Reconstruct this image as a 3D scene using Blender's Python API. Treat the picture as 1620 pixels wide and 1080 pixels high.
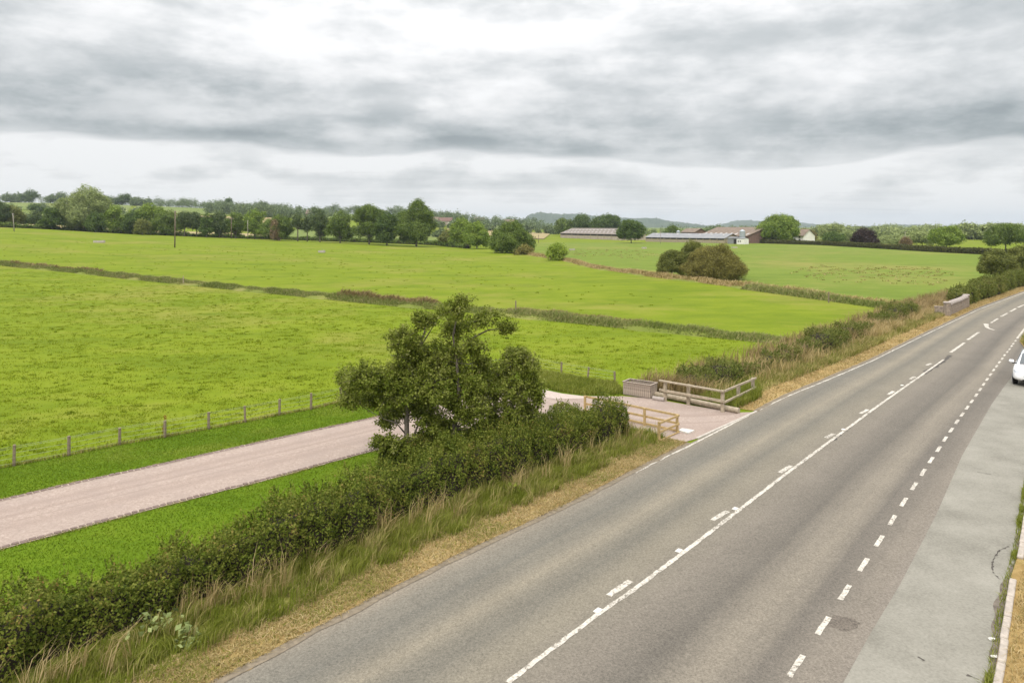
import bpy, bmesh, math, random
import numpy as np
from mathutils import Vector, Matrix

random.seed(7)
RNG = np.random.default_rng(7)
R = math.radians
scene = bpy.context.scene
for o in list(bpy.data.objects):
    bpy.data.objects.remove(o, do_unlink=True)
COL = scene.collection

# ------------------------------------------------------------------ camera
CAM_H, HORIZ, FPX = 8.0, 358.0, 1125.0
cam_data = bpy.data.cameras.new('camera')
cam_data.sensor_width = 36.0
cam_data.lens = 36.0 * FPX / 1620.0
cam_data.shift_y = -(540.0 - HORIZ) / 1620.0
cam_data.clip_start = 0.1
cam_data.clip_end = 30000.0
cam = bpy.data.objects.new('camera', cam_data)
COL.objects.link(cam)
cam.location = (0, 0, CAM_H)
cam.rotation_euler = (R(90), 0, 0)
scene.camera = cam

# ------------------------------------------------------------------ sky and sun
SUN_EL, SUN_AZ = R(52), R(200)          # azimuth measured clockwise from +Y
world = bpy.data.worlds.new('World')
scene.world = world
world.use_nodes = True
wn, wl = world.node_tree.nodes, world.node_tree.links
wn.clear()
class NT:
    """tiny node helper"""
    def __init__(s, nodes, links): s.n, s.l = nodes, links
    def new(s, t, **kw):
        nd = s.n.new(t)
        for k, v in kw.items(): setattr(nd, k, v)
        return nd
    def link(s, a, b): s.l.new(a, b)
    def put(s, sock, v):
        if isinstance(v, bpy.types.NodeSocket): s.l.new(v, sock)
        else: sock.default_value = v
    def math(s, op, a, b=None, c=None, clamp=False):
        nd = s.new('ShaderNodeMath', operation=op); nd.use_clamp = clamp
        s.put(nd.inputs[0], a)
        if b is not None: s.put(nd.inputs[1], b)
        if c is not None: s.put(nd.inputs[2], c)
        return nd.outputs[0]
    def noise(s, vec, scale, detail=3, rough=.55, dist=0):
        nd = s.new('ShaderNodeTexNoise')
        if vec is not None: s.l.new(vec, nd.inputs['Vector'])
        nd.inputs['Scale'].default_value = scale; nd.inputs['Detail'].default_value = detail
        nd.inputs['Roughness'].default_value = rough; nd.inputs['Distortion'].default_value = dist
        return nd.outputs['Fac']
    def ramp(s, fac, stops, interp='LINEAR'):
        nd = s.new('ShaderNodeValToRGB'); cr = nd.color_ramp; cr.interpolation = interp
        while len(cr.elements) > 1: cr.elements.remove(cr.elements[-1])
        cr.elements[0].position = stops[0][0]
        for p, c in stops[1:]: cr.elements.new(p)
        for e, (p, c) in zip(cr.elements, stops):
            e.color = (c, c, c, 1) if isinstance(c, (int, float)) else (c[0], c[1], c[2], 1)
        s.put(nd.inputs[0], fac)
        return nd.outputs['Color']
    def mix(s, fac, a, b, mode='MIX'):
        nd = s.new('ShaderNodeMix', data_type='RGBA', blend_type=mode)
        s.put(nd.inputs[0], fac)
        for i, v in ((6, a), (7, b)):
            if isinstance(v, tuple): v = (v[0], v[1], v[2], 1)
            s.put(nd.inputs[i], v)
        return nd.outputs[2]
    def comb(s, x, y, z):
        nd = s.new('ShaderNodeCombineXYZ')
        for i, v in enumerate((x, y, z)): s.put(nd.inputs[i], v)
        return nd.outputs[0]
    def scalevec(s, vec, sx, sy, sz):
        nd = s.new('ShaderNodeVectorMath', operation='MULTIPLY'); s.l.new(vec, nd.inputs[0])
        nd.inputs[1].default_value = (sx, sy, sz); return nd.outputs[0]

w = NT(wn, wl)
tc = w.new('ShaderNodeTexCoord')
sep = w.new('ShaderNodeSeparateXYZ'); w.link(tc.outputs['Generated'], sep.inputs[0])
zc = w.math('MAXIMUM', sep.outputs[2], 0.0)
den = w.math('ADD', zc, 0.03)
cu = w.math('DIVIDE', sep.outputs[0], den)
cv = w.math('DIVIDE', sep.outputs[1], den)
cvec = w.comb(cu, cv, 0.0)
offn = w.new('ShaderNodeVectorMath', operation='ADD'); w.link(tc.outputs['Generated'], offn.inputs[0]); offn.inputs[1].default_value = (4.2, 2.2, 0.9)
dirv = offn.outputs[0]
nb = w.noise(w.scalevec(dirv, 2.6, 2.6, 9.0), 1.0, 3, .5)                 # big billows
nm = w.noise(w.scalevec(dirv, 6.5, 6.5, 17.0), 1.0, 9, .58, .05)          # puffs
nf = w.noise(w.scalevec(cvec, .30, .75, 1), 1.0, 5, .55)                  # layer seen edge on
# brightness of the cloud deck against height above the horizon, its edges broken by the billows
zt_ = w.math('ADD', sep.outputs[2], w.math('MULTIPLY', sep.outputs[0], .016))
zt_ = w.math('ADD', zt_, w.math('MULTIPLY', w.math('SUBTRACT', nb, .5), .10))
zt_ = w.math('ADD', zt_, w.math('MULTIPLY', w.math('SUBTRACT', nm, .5), .045))
band = w.ramp(zt_, [(0, .82), (.03, .76), (.05, .68), (.075, .78), (.089, .75), (.097, .50), (.112, .42), (.14, .47), (.175, .55), (.22, .60), (.28, .62), (.5, .65), (1, .66)])
detail = w.math('MULTIPLY', w.math('SUBTRACT', w.ramp(nm, [(.30, 0.0), (.70, 1.0)], 'EASE'), .5), .27)
detail = w.math('ADD', detail, w.math('MULTIPLY', w.math('SUBTRACT', nb, .5), .50))
detail = w.math('ADD', detail, w.math('MULTIPLY', w.math('SUBTRACT', nf, .5), .26))
bright = w.math('ADD', band, detail)
bright = w.math('MINIMUM', w.math('MAXIMUM', bright, .29), .73)
tint = w.ramp(bright, [(.3, (.88, .97, 1.0)), (.5, (.96, .99, 1.0)), (.68, (1, 1, 1))])
cloud = w.mix(1.0, tint, w.comb(bright, bright, bright), 'MULTIPLY')
# overcast luminance rises from the horizon to the zenith (CIE overcast sky)
lum = w.math('MULTIPLY_ADD', w.math('POWER', zc, 2.0), 2.6, 0.97)
cloud = w.mix(1.0, cloud, w.comb(lum, lum, lum), 'MULTIPLY')
sky = w.new('ShaderNodeTexSky', sky_type='NISHITA')
sky.sun_disc = False; sky.sun_elevation = SUN_EL; sky.sun_rotation = SUN_AZ
bg_sky = w.new('ShaderNodeBackground'); w.link(sky.outputs[0], bg_sky.inputs[0]); bg_sky.inputs[1].default_value = 0.1
bg_cl = w.new('ShaderNodeBackground'); w.link(cloud, bg_cl.inputs[0]); bg_cl.inputs[1].default_value = 1.0
mx = w.new('ShaderNodeMixShader'); mx.inputs[0].default_value = 0.95
w.link(bg_sky.outputs[0], mx.inputs[1]); w.link(bg_cl.outputs[0], mx.inputs[2])
wo = w.new('ShaderNodeOutputWorld'); w.link(mx.outputs[0], wo.inputs[0])

sd = bpy.data.lights.new('sun', 'SUN'); sd.energy = 1.5; sd.angle = R(12); sd.color = (1, .95, .86)
sun = bpy.data.objects.new('sun', sd); COL.objects.link(sun)
sdir = Vector((math.sin(SUN_AZ) * math.cos(SUN_EL), math.cos(SUN_AZ) * math.cos(SUN_EL), math.sin(SUN_EL)))
sun.rotation_euler = sdir.to_track_quat('Z', 'Y').to_euler()
sun.location = (0, -20, 40)

vs = scene.view_settings
vs.view_transform = 'Standard'; vs.look = 'None'; vs.gamma = 1.0; vs.exposure = 0.38; vs.use_curve_mapping = False
scene.render.engine = 'CYCLES'
scene.cycles.use_denoising = True
scene.cycles.max_bounces = 5; scene.cycles.diffuse_bounces = 3; scene.cycles.transparent_max_bounces = 4
scene.cycles.caustics_reflective = False; scene.cycles.caustics_refractive = False

# ------------------------------------------------------------------ terrain
def smooth(a, b, t):
    t = np.clip((np.asarray(t, float) - a) / (b - a), 0, 1)
    return t * t * (3 - 2 * t)
def Z(x, y):
    x = np.asarray(x, float); y = np.asarray(y, float)
    px = 810 + FPX * x / np.maximum(y, 40.0)
    zt = np.interp(px, [-600, 0, 200, 400, 600, 720], [12, 8, 4.8, 2.7, .8, 0])
    zh = np.interp(px, [-600, 0, 150, 300, 450, 600, 700, 800, 900, 1000, 1700], [45, 40, 38, 33, 29, 23, 16, 8, 2, 0, 0])
    z = zt * smooth(60, 300, y) + (zh - zt) * smooth(330, 1000, y)
    return z * (1 - .75 * smooth(1150, 3000, y))
def G(px, py, lift=0.0):
    """ground point seen at a place of the photograph"""
    lo, hi = 1.0, 3000.0
    f = lambda d: CAM_H - (py - HORIZ) / FPX * d - float(Z((px - 810) / FPX * d, d))
    d = None
    prev = 1.0
    for dd in np.geomspace(4, 3000, 400):
        if f(dd) <= 0:
            lo, hi = prev, dd
            for _ in range(40):
                m = .5 * (lo + hi)
                if f(m) > 0: lo = m
                else: hi = m
            d = hi; break
        prev = dd
    if d is None: d = 2500.0
    x = (px - 810) / FPX * d
    return Vector((x, d, float(Z(x, d)) + lift))
def GP(pts): return [G(*p) for p in pts]

# ------------------------------------------------------------------ mesh helpers
def link(o, parent=None):
    COL.objects.link(o)
    if parent is not None: o.parent = parent
    return o
def setmesh(me, V, F):
    V = np.asarray(V, np.float32); F = np.asarray(F, np.int32)
    nf, k = F.shape
    me.vertices.add(len(V)); me.vertices.foreach_set('co', V.ravel())
    me.loops.add(nf * k); me.loops.foreach_set('vertex_index', F.ravel())
    me.polygons.add(nf); me.polygons.foreach_set('loop_start', np.arange(0, nf * k, k, dtype=np.int32))
    me.update(calc_edges=True)
def mk(name, V, F, mat, parent=None, smooth_=False):
    me = bpy.data.meshes.new(name)
    if isinstance(F, np.ndarray): setmesh(me, V, F)
    else: me.from_pydata([tuple(v) for v in V], [], F); me.update()
    me.materials.append(mat)
    if smooth_: me.polygons.foreach_set('use_smooth', np.ones(len(me.polygons), bool))
    return link(bpy.data.objects.new(name, me), parent)
def from_bm(name, bm, mat, parent=None, smooth_=False):
    me = bpy.data.meshes.new(name); bm.to_mesh(me); bm.free(); me.materials.append(mat)
    if smooth_: me.polygons.foreach_set('use_smooth', np.ones(len(me.polygons), bool))
    return link(bpy.data.objects.new(name, me), parent)
def empty(name, loc, rz=0.0):
    o = bpy.data.objects.new(name, None); o.empty_display_size = .3
    o.location = loc; o.rotation_euler = (0, 0, rz); COL.objects.link(o); return o
def tag(o, label, cat, group=None):
    o['label'] = label; o['category'] = cat
    if group: o['group'] = group
    return o
def struct(o, kind='structure'):
    o['kind'] = kind; return o
def bm_box(bm, c, s, rz=0.0, bevel=0.0, mat3=None):
    r = bmesh.ops.create_cube(bm, size=1.0)
    vs_ = r['verts']
    bmesh.ops.scale(bm, vec=s, verts=vs_)
    if bevel:
        es = list({e for v in vs_ for e in v.link_edges})
        bv = bmesh.ops.bevel(bm, geom=es, offset=bevel, segments=1, affect='EDGES')
        vs_ = list({v for f in bv['faces'] for v in f.verts} | {v for v in vs_ if v.is_valid})
    M = Matrix.Translation(c) @ (mat3.to_4x4() if mat3 else Matrix.Rotation(rz, 4, 'Z'))
    bmesh.ops.transform(bm, matrix=M, verts=vs_)
def bm_bar(bm, a, b, wd, ht, bevel=0.0):
    """rectangular bar from a to b"""
    a, b = Vector(a), Vector(b); d = b - a; L = d.length; x = d / L
    y = Vector((0, 0, 1)).cross(x)
    if y.length < 1e-4: y = Vector((0, 1, 0))
    y.normalize(); z = x.cross(y)
    m = Matrix((x, y, z)).transposed()
    bm_box(bm, (a + b) / 2, (L, wd, ht), bevel=bevel, mat3=m)
def tube(paths, seg=6):
    """paths: list of (points, radii) -> verts, quads"""
    V, F = [], []
    for pts, rad in paths:
        pts = [Vector(p) for p in pts]; base = len(V)
        for i, p in enumerate(pts):
            t = (pts[min(i + 1, len(pts) - 1)] - pts[max(i - 1, 0)]).normalized()
            a = t.cross(Vector((.3, .91, .1))).normalized(); b = t.cross(a)
            for k in range(seg):
                an = 2 * math.pi * k / seg
                V.append(p + (a * math.cos(an) + b * math.sin(an)) * rad[i])
        for i in range(len(pts) - 1):
            for k in range(seg):
                k2 = (k + 1) % seg
                F.append((base + i * seg + k, base + i * seg + k2, base + (i + 1) * seg + k2, base + (i + 1) * seg + k))
        F.append(tuple(base + k for k in range(seg))[::-1]); F.append(tuple(base + (len(pts) - 1) * seg + k for k in range(seg)))
    return V, F
def unit(n):
    return n / np.maximum(np.linalg.norm(n, axis=1, keepdims=True), 1e-6)
def leaf_mesh(P, N, size, aspect=.62, bias=.9, rng=RNG):
    """one four-cornered leaf face at every point"""
    n = len(P)
    nn = unit(N * bias + unit(rng.normal(size=(n, 3))) * .9)
    t = unit(np.cross(nn, rng.normal(size=(n, 3))))
    b = np.cross(nn, t)
    s = (size * rng.uniform(.6, 1.35, n))[:, None] * .5
    V = np.empty((n, 4, 3))
    V[:, 0] = P - t * s; V[:, 1] = P + b * s * aspect - t * s * .1 + nn * s * .15
    V[:, 2] = P + t * s; V[:, 3] = P - b * s * aspect - t * s * .1 + nn * s * .15
    return V.reshape(-1, 3), np.arange(4 * n).reshape(-1, 4)
def clump_points(clumps, leaf, cover, rng=RNG, per=12):
    """leaves gathered round twig ends spread through the outer part of overlapping clumps"""
    Ps, Ns = [], []
    C = np.array([c[0] for c in clumps]); Rr = np.array([c[1] for c in clumps])
    for i, (c, r) in enumerate(clumps):
        r = np.asarray(r, float); area = 4 * math.pi * np.mean(r) ** 2
        n = max(12, int(cover * area / (leaf * leaf * .32)))
        nc = max(4, n // per)
        d = unit(rng.normal(size=(nc, 3)))
        rad = (1.12 - np.abs(rng.normal(0, .30, nc)))[:, None]
        tw = d * rad * r + np.asarray(c)
        keep = np.ones(nc, bool)
        for j in range(len(clumps)):
            if j != i: keep &= (((tw - C[j]) / Rr[j]) ** 2).sum(1) > .35
        tw, d = tw[keep], d[keep]
        p = np.repeat(tw, per, 0); dd = np.repeat(d, per, 0)
        sg = np.maximum(np.mean(r) * .13, leaf * .9)
        p = p + rng.normal(0, 1, p.shape) * sg
        Ps.append(p); Ns.append(dd)
    return np.concatenate(Ps), np.concatenate(Ns)
def blade_mesh(P, length, width, lean, rng=RNG, spread=.35):
    n = len(P)
    L = length * rng.uniform(.55, 1.25, n)
    az = rng.uniform(0, 2 * np.pi, n)
    side = np.stack([np.cos(az), np.sin(az), np.zeros(n)], 1)
    ld = rng.normal(0, spread, (n, 3)); ld[:, 2] = 0
    ld = ld + np.asarray(lean)
    up = np.array([0, 0, 1.0])
    w2 = side * (width * rng.uniform(.6, 1.3, n))[:, None] * .5
    mid = P + (up * .62 + ld * .3) * L[:, None]
    tip = P + (up * .92 + ld * 1.0) * L[:, None]
    V = np.empty((n, 5, 3))
    V[:, 0] = P - w2; V[:, 1] = P + w2; V[:, 2] = mid - w2 * .8; V[:, 3] = mid + w2 * .8; V[:, 4] = tip
    b = np.arange(n)[:, None] * 5
    F = np.concatenate([b + np.array([[0, 1, 3]]), b + np.array([[0, 3, 2]]), b + np.array([[2, 3, 4]])])
    return V.reshape(-1, 3), F
def path_np(pts, step):
    p = np.array([(v[0], v[1]) for v in pts], float)
    s = np.concatenate([[0], np.cumsum(np.linalg.norm(np.diff(p, axis=0), axis=1))])
    n = max(2, int(s[-1] / step) + 1); t = np.linspace(0, s[-1], n)
    q = np.stack([np.interp(t, s, p[:, 0]), np.interp(t, s, p[:, 1])], 1)
    return q, t
def smooth_path(pts, step=.5, it=30):
    q, t = path_np(pts, step)
    for _ in range(it):
        q[1:-1] = .25 * q[:-2] + .5 * q[1:-1] + .25 * q[2:]
    return q
def normals2(q):
    d = np.gradient(q, axis=0); d /= np.maximum(np.linalg.norm(d, axis=1, keepdims=True), 1e-9)
    return np.stack([-d[:, 1], d[:, 0]], 1), d        # left normal, tangent

# ------------------------------------------------------------------ materials
def mat(name):
    m = bpy.data.materials.new(name); m.use_nodes = True
    nt = m.node_tree; nt.nodes.clear(); h = NT(nt.nodes, nt.links)
    out = h.new('ShaderNodeOutputMaterial'); bs = h.new('ShaderNodeBsdfPrincipled')
    h.link(bs.outputs[0], out.inputs[0]); bs.inputs['Roughness'].default_value = .85
    bs.inputs['Specular IOR Level'].default_value = .25
    return m, h, bs, out
def bump(h, bs, height, strength=.5, dist=.05):
    b = h.new('ShaderNodeBump'); b.inputs['Strength'].default_value = strength; b.inputs['Distance'].default_value = dist
    h.link(height, b.inputs['Height']); h.link(b.outputs[0], bs.inputs['Normal'])
def simple(name, col, rough=.8, var=.25, scale=6, bumpd=0.0, metal=0.0, spec=.25):
    m, h, bs, out = mat(name)
    t = h.new('ShaderNodeTexCoord').outputs['Object']
    n = h.noise(t, scale, 5, .6)
    a = tuple(c * (1 - var) for c in col); b = tuple(min(1, c * (1 + var)) for c in col)
    h.link(h.ramp(n, [(.3, a), (.7, b)]), bs.inputs['Base Color'])
    bs.inputs['Roughness'].default_value = rough; bs.inputs['Metallic'].default_value = metal
    bs.inputs['Specular IOR Level'].default_value = spec
    if bumpd: bump(h, bs, n, .6, bumpd)
    return m
def foliage(name, dark, mid, light, transl=.25, extra=None, vscale=.35):
    m, h, bs, out = mat(name)
    g = h.new('ShaderNodeNewGeometry')
    t = h.new('ShaderNodeTexCoord').outputs['Object']
    n = h.noise(t, vscale, 3, .6)
    f = h.math('ADD', h.math('MULTIPLY', g.outputs['Random Per Island'], .55), h.math('MULTIPLY_ADD', n, .95, -.2))
    st = [(.22, dark), (.5, mid), (.82, light)]
    if extra: st.append((.93, extra))
    c = h.ramp(f, st)
    h.link(c, bs.inputs['Base Color']); bs.inputs['Roughness'].default_value = .6
    bs.inputs['Specular IOR Level'].default_value = .1
    tr = h.new('ShaderNodeBsdfTranslucent'); h.link(c, tr.inputs[0])
    ms = h.new('ShaderNodeMixShader'); ms.inputs[0].default_value = transl
    h.link(bs.outputs[0], ms.inputs[1]); h.link(tr.outputs[0], ms.inputs[2]); h.link(ms.outputs[0], out.inputs[0])
    return m
def turf(name, c_dark, c_mid, c_light, c_dry, dry=.5, tuft=1.0, big=.04, bumpd=.06):
    m, h, bs, out = mat(name)
    t = h.new('ShaderNodeTexCoord').outputs['Object']
    n1 = h.noise(t, big, 4, .6, .4)
    n2 = h.noise(h.scalevec(t, .7, 1.0, 1), .38 * tuft, 6, .62, .3)
    n3 = h.noise(t, 3.2 * tuft, 4, .65)
    n4 = h.noise(t, 22.0, 3, .7)
    v = h.math('ADD', h.math('MULTIPLY', n2, .5), h.math('MULTIPLY', n3, .32))
    v = h.math('ADD', v, h.math('MULTIPLY', n4, .22))
    c = h.ramp(v, [(.33, c_dark), (.50, c_mid), (.66, c_light)])
    n6 = h.noise(h.scalevec(t, .6, 1.3, 1), .13, 4, .62, .5)
    c = h.mix(h.ramp(n6, [(.36, .55), (.52, 0.0)]), c, c_dark)
    c = h.mix(h.ramp(n6, [(.52, 0.0), (.72, .6)]), c, c_light)
    dryf = h.math('MULTIPLY', h.ramp(h.math('ADD', h.math('MULTIPLY', n1, .72), h.math('MULTIPLY', n2, .28)), [(.5, 0.0), (.66, 1.0)]), dry)
    c = h.mix(dryf, c, c_dry)
    h.link(c, bs.inputs['Base Color'])
    bs.inputs['Roughness'].default_value = .95; bs.inputs['Specular IOR Level'].default_value = .1
    bump(h, bs, h.math('ADD', h.math('MULTIPLY', n3, .8), h.math('MULTIPLY', n2, .6)), .55, bumpd)
    return m

M = {}
M['pasture'] = turf('pasture_grass', (.096, .140, .005), (.142, .188, .007), (.175, .213, .013), (.230, .205, .048), .7)
M['field'] = turf('green_field_grass', (.098, .146, .017), (.134, .182, .023), (.160, .202, .031), (.245, .21, .060), .7, big=.022)
M['lawn'] = turf('lawn_grass', (.062, .112, .005), (.092, .152, .006), (.125, .178, .010), (.17, .18, .03), .55, tuft=1.4, big=.25, bumpd=.03)
M['stubble'] = turf('stubble_field', (.24, .18, .09), (.30, .235, .12), (.34, .28, .15), (.30, .30, .08), .3)
M['hill_grass'] = turf('hill_grass', (.10, .14, .03), (.135, .175, .04), (.165, .20, .05), (.27, .24, .10), .6, big=.012)
M['verge'] = turf('rough_verge', (.10, .12, .02), (.18, .18, .04), (.27, .24, .08), (.33, .25, .11), .6, tuft=2.0, big=.3)
M['dry'] = turf('dry_cut_verge', (.20, .135, .05), (.33, .225, .09), (.44, .32, .15), (.20, .20, .04), .45, tuft=3.0, big=.5, bumpd=.03)
M['dirt'] = simple('verge_dirt', (.19, .155, .110), .95, .3, 9, .01)
M['blade_green'] = foliage('grass_blades_green', (.125, .160, .016), (.205, .235, .032), (.29, .295, .07), .38)
M['blade_field'] = foliage('grass_blades_pasture', (.135, .190, .007), (.190, .245, .012), (.245, .280, .022), .45, vscale=.5)
M['blade_lawn'] = foliage('grass_blades_lawn', (.084, .150, .005), (.125, .195, .008), (.170, .230, .016), .45, vscale=.5)
M['blade_dry'] = foliage('grass_blades_dry', (.22, .19, .06), (.40, .30, .13), (.54, .42, .22), .3, vscale=.8)
M['blade_mix'] = foliage('grass_blades_mixed', (.13, .16, .025), (.25, .24, .06), (.42, .34, .15), .3, vscale=1.1)
M['blade_reed'] = foliage('reed_blades', (.145, .19, .035), (.225, .26, .07), (.35, .32, .14), .35, vscale=.12)
M['blade_rust'] = foliage('reed_blades_rusty', (.17, .13, .05), (.26, .19, .085), (.36, .27, .14), .2, vscale=.12)
M['hedge'] = foliage('hedge_leaves', (.055, .082, .010), (.125, .158, .020), (.235, .245, .048), .32, (.30, .19, .07), vscale=1.5)
M['hedge_far'] = foliage('hedge_leaves_far', (.085, .115, .018), (.145, .172, .034), (.22, .225, .06), .3, (.28, .22, .09), vscale=.4)
M['hedge_trim'] = foliage('trimmed_hedge_leaves', (.060, .070, .020), (.090, .095, .030), (.125, .125, .045), .15, vscale=.1)
M['alder'] = foliage('alder_leaves', (.098, .132, .014), (.190, .230, .032), (.320, .340, .085), .42, (.34, .34, .15), vscale=1.6)
M['twig'] = simple('twigs', (.035, .028, .018), .95, .35, 8)
M['bark'] = simple('bark', (.17, .145, .115), .95, .4, 14, .01)
TREEC = {
 'dark':   ((.022, .040, .010), (.042, .066, .014), (.075, .105, .024)),
 'oak':    ((.032, .052, .010), (.060, .088, .016), (.105, .135, .030)),
 'green':  ((.050, .080, .012), (.090, .130, .020), (.150, .190, .036)),
 'bright': ((.070, .105, .012), (.120, .160, .020), (.190, .230, .040)),
 'pale':   ((.085, .105, .040), (.130, .155, .055), (.190, .215, .085)),
 'pine':   ((.026, .042, .016), (.048, .068, .024), (.080, .100, .036)),
 'olive':  ((.048, .056, .014), (.082, .092, .022), (.130, .132, .036)),
 'rust':   ((.055, .050, .014), (.095, .086, .024), (.155, .138, .038)),
 'copper': ((.013, .009, .008), (.024, .016, .014), (.042, .028, .024)),
 'brown':  ((.080, .058, .030), (.120, .085, .045), (.165, .125, .070)),
 'far':    ((.046, .066, .030), (.074, .098, .042), (.110, .135, .060)),
}
for k, v in TREEC.items(): M['t_' + k] = foliage(k + '_tree_leaves', *[tuple(1.95 * q for q in c_) for c_ in v], transl=.2, vscale=.35)
M['wood_old'] = simple('weathered_timber', (.36, .30, .22), .9, .3, 7, .004)
M['wood_new'] = simple('new_treated_timber', (.42, .30, .14), .75, .2, 9, .002)
M['wood_grey'] = simple('grey_timber', (.33, .27, .22), .9, .3, 9, .003)
M['post'] = simple('fence_post_timber', (.22, .175, .125), .9, .3, 9, .003)
M['soil'] = simple('soil', (.05, .035, .025), .95, .3, 8)
M['wire'] = simple('galvanised_wire', (.35, .35, .34), .5, .1, 8, metal=.6)
M['concrete'] = simple('concrete', (.42, .38, .33), .9, .18, 8, .003)
M['kerbstone'] = simple('kerbstone', (.38, .33, .28), .9, .22, 7, .003)
M['sett'] = simple('sett_stone', (.19, .14, .12), .85, .4, 2.3, .004)
M['mortar'] = simple('sett_mortar', (.34, .27, .22), .95, .15, 12, .002)
M['slab'] = simple('white_slab', (.60, .58, .53), .8, .06, 8)
M['stone'] = simple('bridge_stone', (.27, .22, .175), .9, .4, 5, .01)
M['coping'] = simple('coping_stone', (.36, .31, .28), .9, .25, 6, .006)

# gravel of the drive
m, h, bs, out = mat('pink_gravel')
t = h.new('ShaderNodeTexCoord').outputs['Object']
n1 = h.noise(t, 24, 4, .85); n2 = h.noise(t, 1.1, 4, .6); n3 = h.noise(t, 9, 4, .7)
c = h.ramp(h.math('ADD', h.math('MULTIPLY', n1, .65), h.math('MULTIPLY', n3, .35)), [(.32, (.19, .142, .116)), (.5, (.345, .270, .226)), (.68, (.50, .41, .355))])
c = h.mix(h.ramp(n2, [(.40, 0.0), (.68, .7)]), c, (.31, .245, .21))
uvn = h.new('ShaderNodeUVMap'); uvn.uv_map = 'UVMap'
su = h.new('ShaderNodeSeparateXYZ'); h.link(uvn.outputs[0], su.inputs[0])
wob = h.math('MULTIPLY', h.math('SUBTRACT', h.noise(t, .7, 3, .6), .5), .35)
trk = h.ramp(h.math('ADD', su.outputs[0], h.math('MULTIPLY', wob, .12)), [(.18, 0.0), (.27, .35), (.36, 0.0), (.425, .45), (.445, 0.0), (.53, 0.0), (.548, .4), (.57, 0.05), (.66, .3), (.76, 0.0)])
trk = h.math('MULTIPLY', trk, h.ramp(n3, [(.35, .2), (.6, 1.0)]))
c = h.mix(trk, c, (.17, .115, .09))
h.link(c, bs.inputs['Base Color']); bs.inputs['Roughness'].default_value = .95
bump(h, bs, n1, .7, .02)
M['gravel'] = m

# worn asphalt: u runs across the carriageway in metres, v along it
m, h, bs, out = mat('asphalt')
t = h.new('ShaderNodeTexCoord').outputs['Object']
uvn = h.new('ShaderNodeUVMap'); uvn.uv_map = 'UVMap'
su = h.new('ShaderNodeSeparateXYZ'); h.link(uvn.outputs[0], su.inputs[0])
long_ = h.noise(h.scalevec(uvn.outputs[0], 1.5, .045, 1), 1.0, 4, .6)
uu = h.math('ADD', su.outputs[0], h.math('MULTIPLY', h.math('SUBTRACT', long_, .5), 1.1))
u01 = h.math('DIVIDE', h.math('ADD', uu, 6.0), 16.0)
base = h.ramp(u01, [(0, (.25, .20, .14)), (.115, (.24, .20, .15)), (.16, (.165, .148, .118)), (.20, (.132, .122, .100)), (.25, (.222, .192, .142)),
                    (.29, (.138, .125, .099)), (.34, (.190, .166, .124)), (.375, (.175, .152, .118)), (.42, (.172, .148, .118)), (.475, (.112, .098, .080)), (.53, (.205, .176, .136)),
                    (.575, (.120, .104, .085)), (.63, (.185, .158, .126)), (.70, (.195, .166, .138)), (1, (.20, .172, .146))])
n1 = h.noise(t, 55, 3, .8); n2 = h.noise(t, .55, 5, .6); n3 = h.noise(t, 6, 4, .7)
k = h.math('ADD', h.math('MULTIPLY', h.math('SUBTRACT', n1, .5), 1.5), h.math('MULTIPLY', h.math('SUBTRACT', n2, .5), .32))
k = h.math('ADD', h.math('ADD', k, h.math('MULTIPLY', h.math('SUBTRACT', n3, .5), .35)), 1.0)
k = h.math('MAXIMUM', k, .25)
base = h.mix(.12, base, (.165, .156, .140))
base = h.mix(1.0, base, (1.0, 1.0, 1.0), 'MULTIPLY')
n5 = h.noise(t, 19, 3, .8)
k = h.math('ADD', k, h.math('MULTIPLY', h.math('SUBTRACT', n5, .5), 1.5))
c = h.mix(1.0, base, h.comb(k, k, k), 'MULTIPLY')
h.link(c, bs.inputs['Base Color']); bs.inputs['Roughness'].default_value = .88; bs.inputs['Specular IOR Level'].default_value = .25
bump(h, bs, n1, .4, .008)
M['asphalt'] = m
# the lay-by's greyer old surface
m, h, bs, out = mat('layby_surface')
t = h.new('ShaderNodeTexCoord').outputs['Object']
n1 = h.noise(t, 17, 4, .8); n2 = h.noise(t, .6, 5, .6); n3 = h.noise(h.scalevec(t, 1, 1, 1), 13, 5, .75)
c = h.ramp(h.math('ADD', h.math('MULTIPLY', n1, .5), h.math('MULTIPLY', n2, .5)), [(.36, (.162, .151, .124)), (.5, (.228, .214, .178)), (.66, (.292, .274, .232))])
c = h.mix(h.ramp(n3, [(.60, 0.0), (.75, .45)]), c, (.17, .15, .12))
h.link(c, bs.inputs['Base Color']); bs.inputs['Roughness'].default_value = .9; bump(h, bs, n1, .4, .008)
M['layby'] = m
# chipped road paint: worn through to the asphalt colour
m, h, bs, out = mat('road_paint')
t = h.new('ShaderNodeTexCoord').outputs['Object']
n1 = h.noise(t, 16, 5, .75); n2 = h.noise(t, 1.5, 3, .6)
wv = h.math('ADD', h.math('MULTIPLY', n1, .7), h.math('MULTIPLY', n2, .3))
c = h.ramp(wv, [(.43, (.18, .16, .13)), (.47, (.44, .40, .34)), (.62, (.62, .58, .51))])
h.link(c, bs.inputs['Base Color']); bs.inputs['Roughness'].default_value = .7
M['paint'] = m

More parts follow.
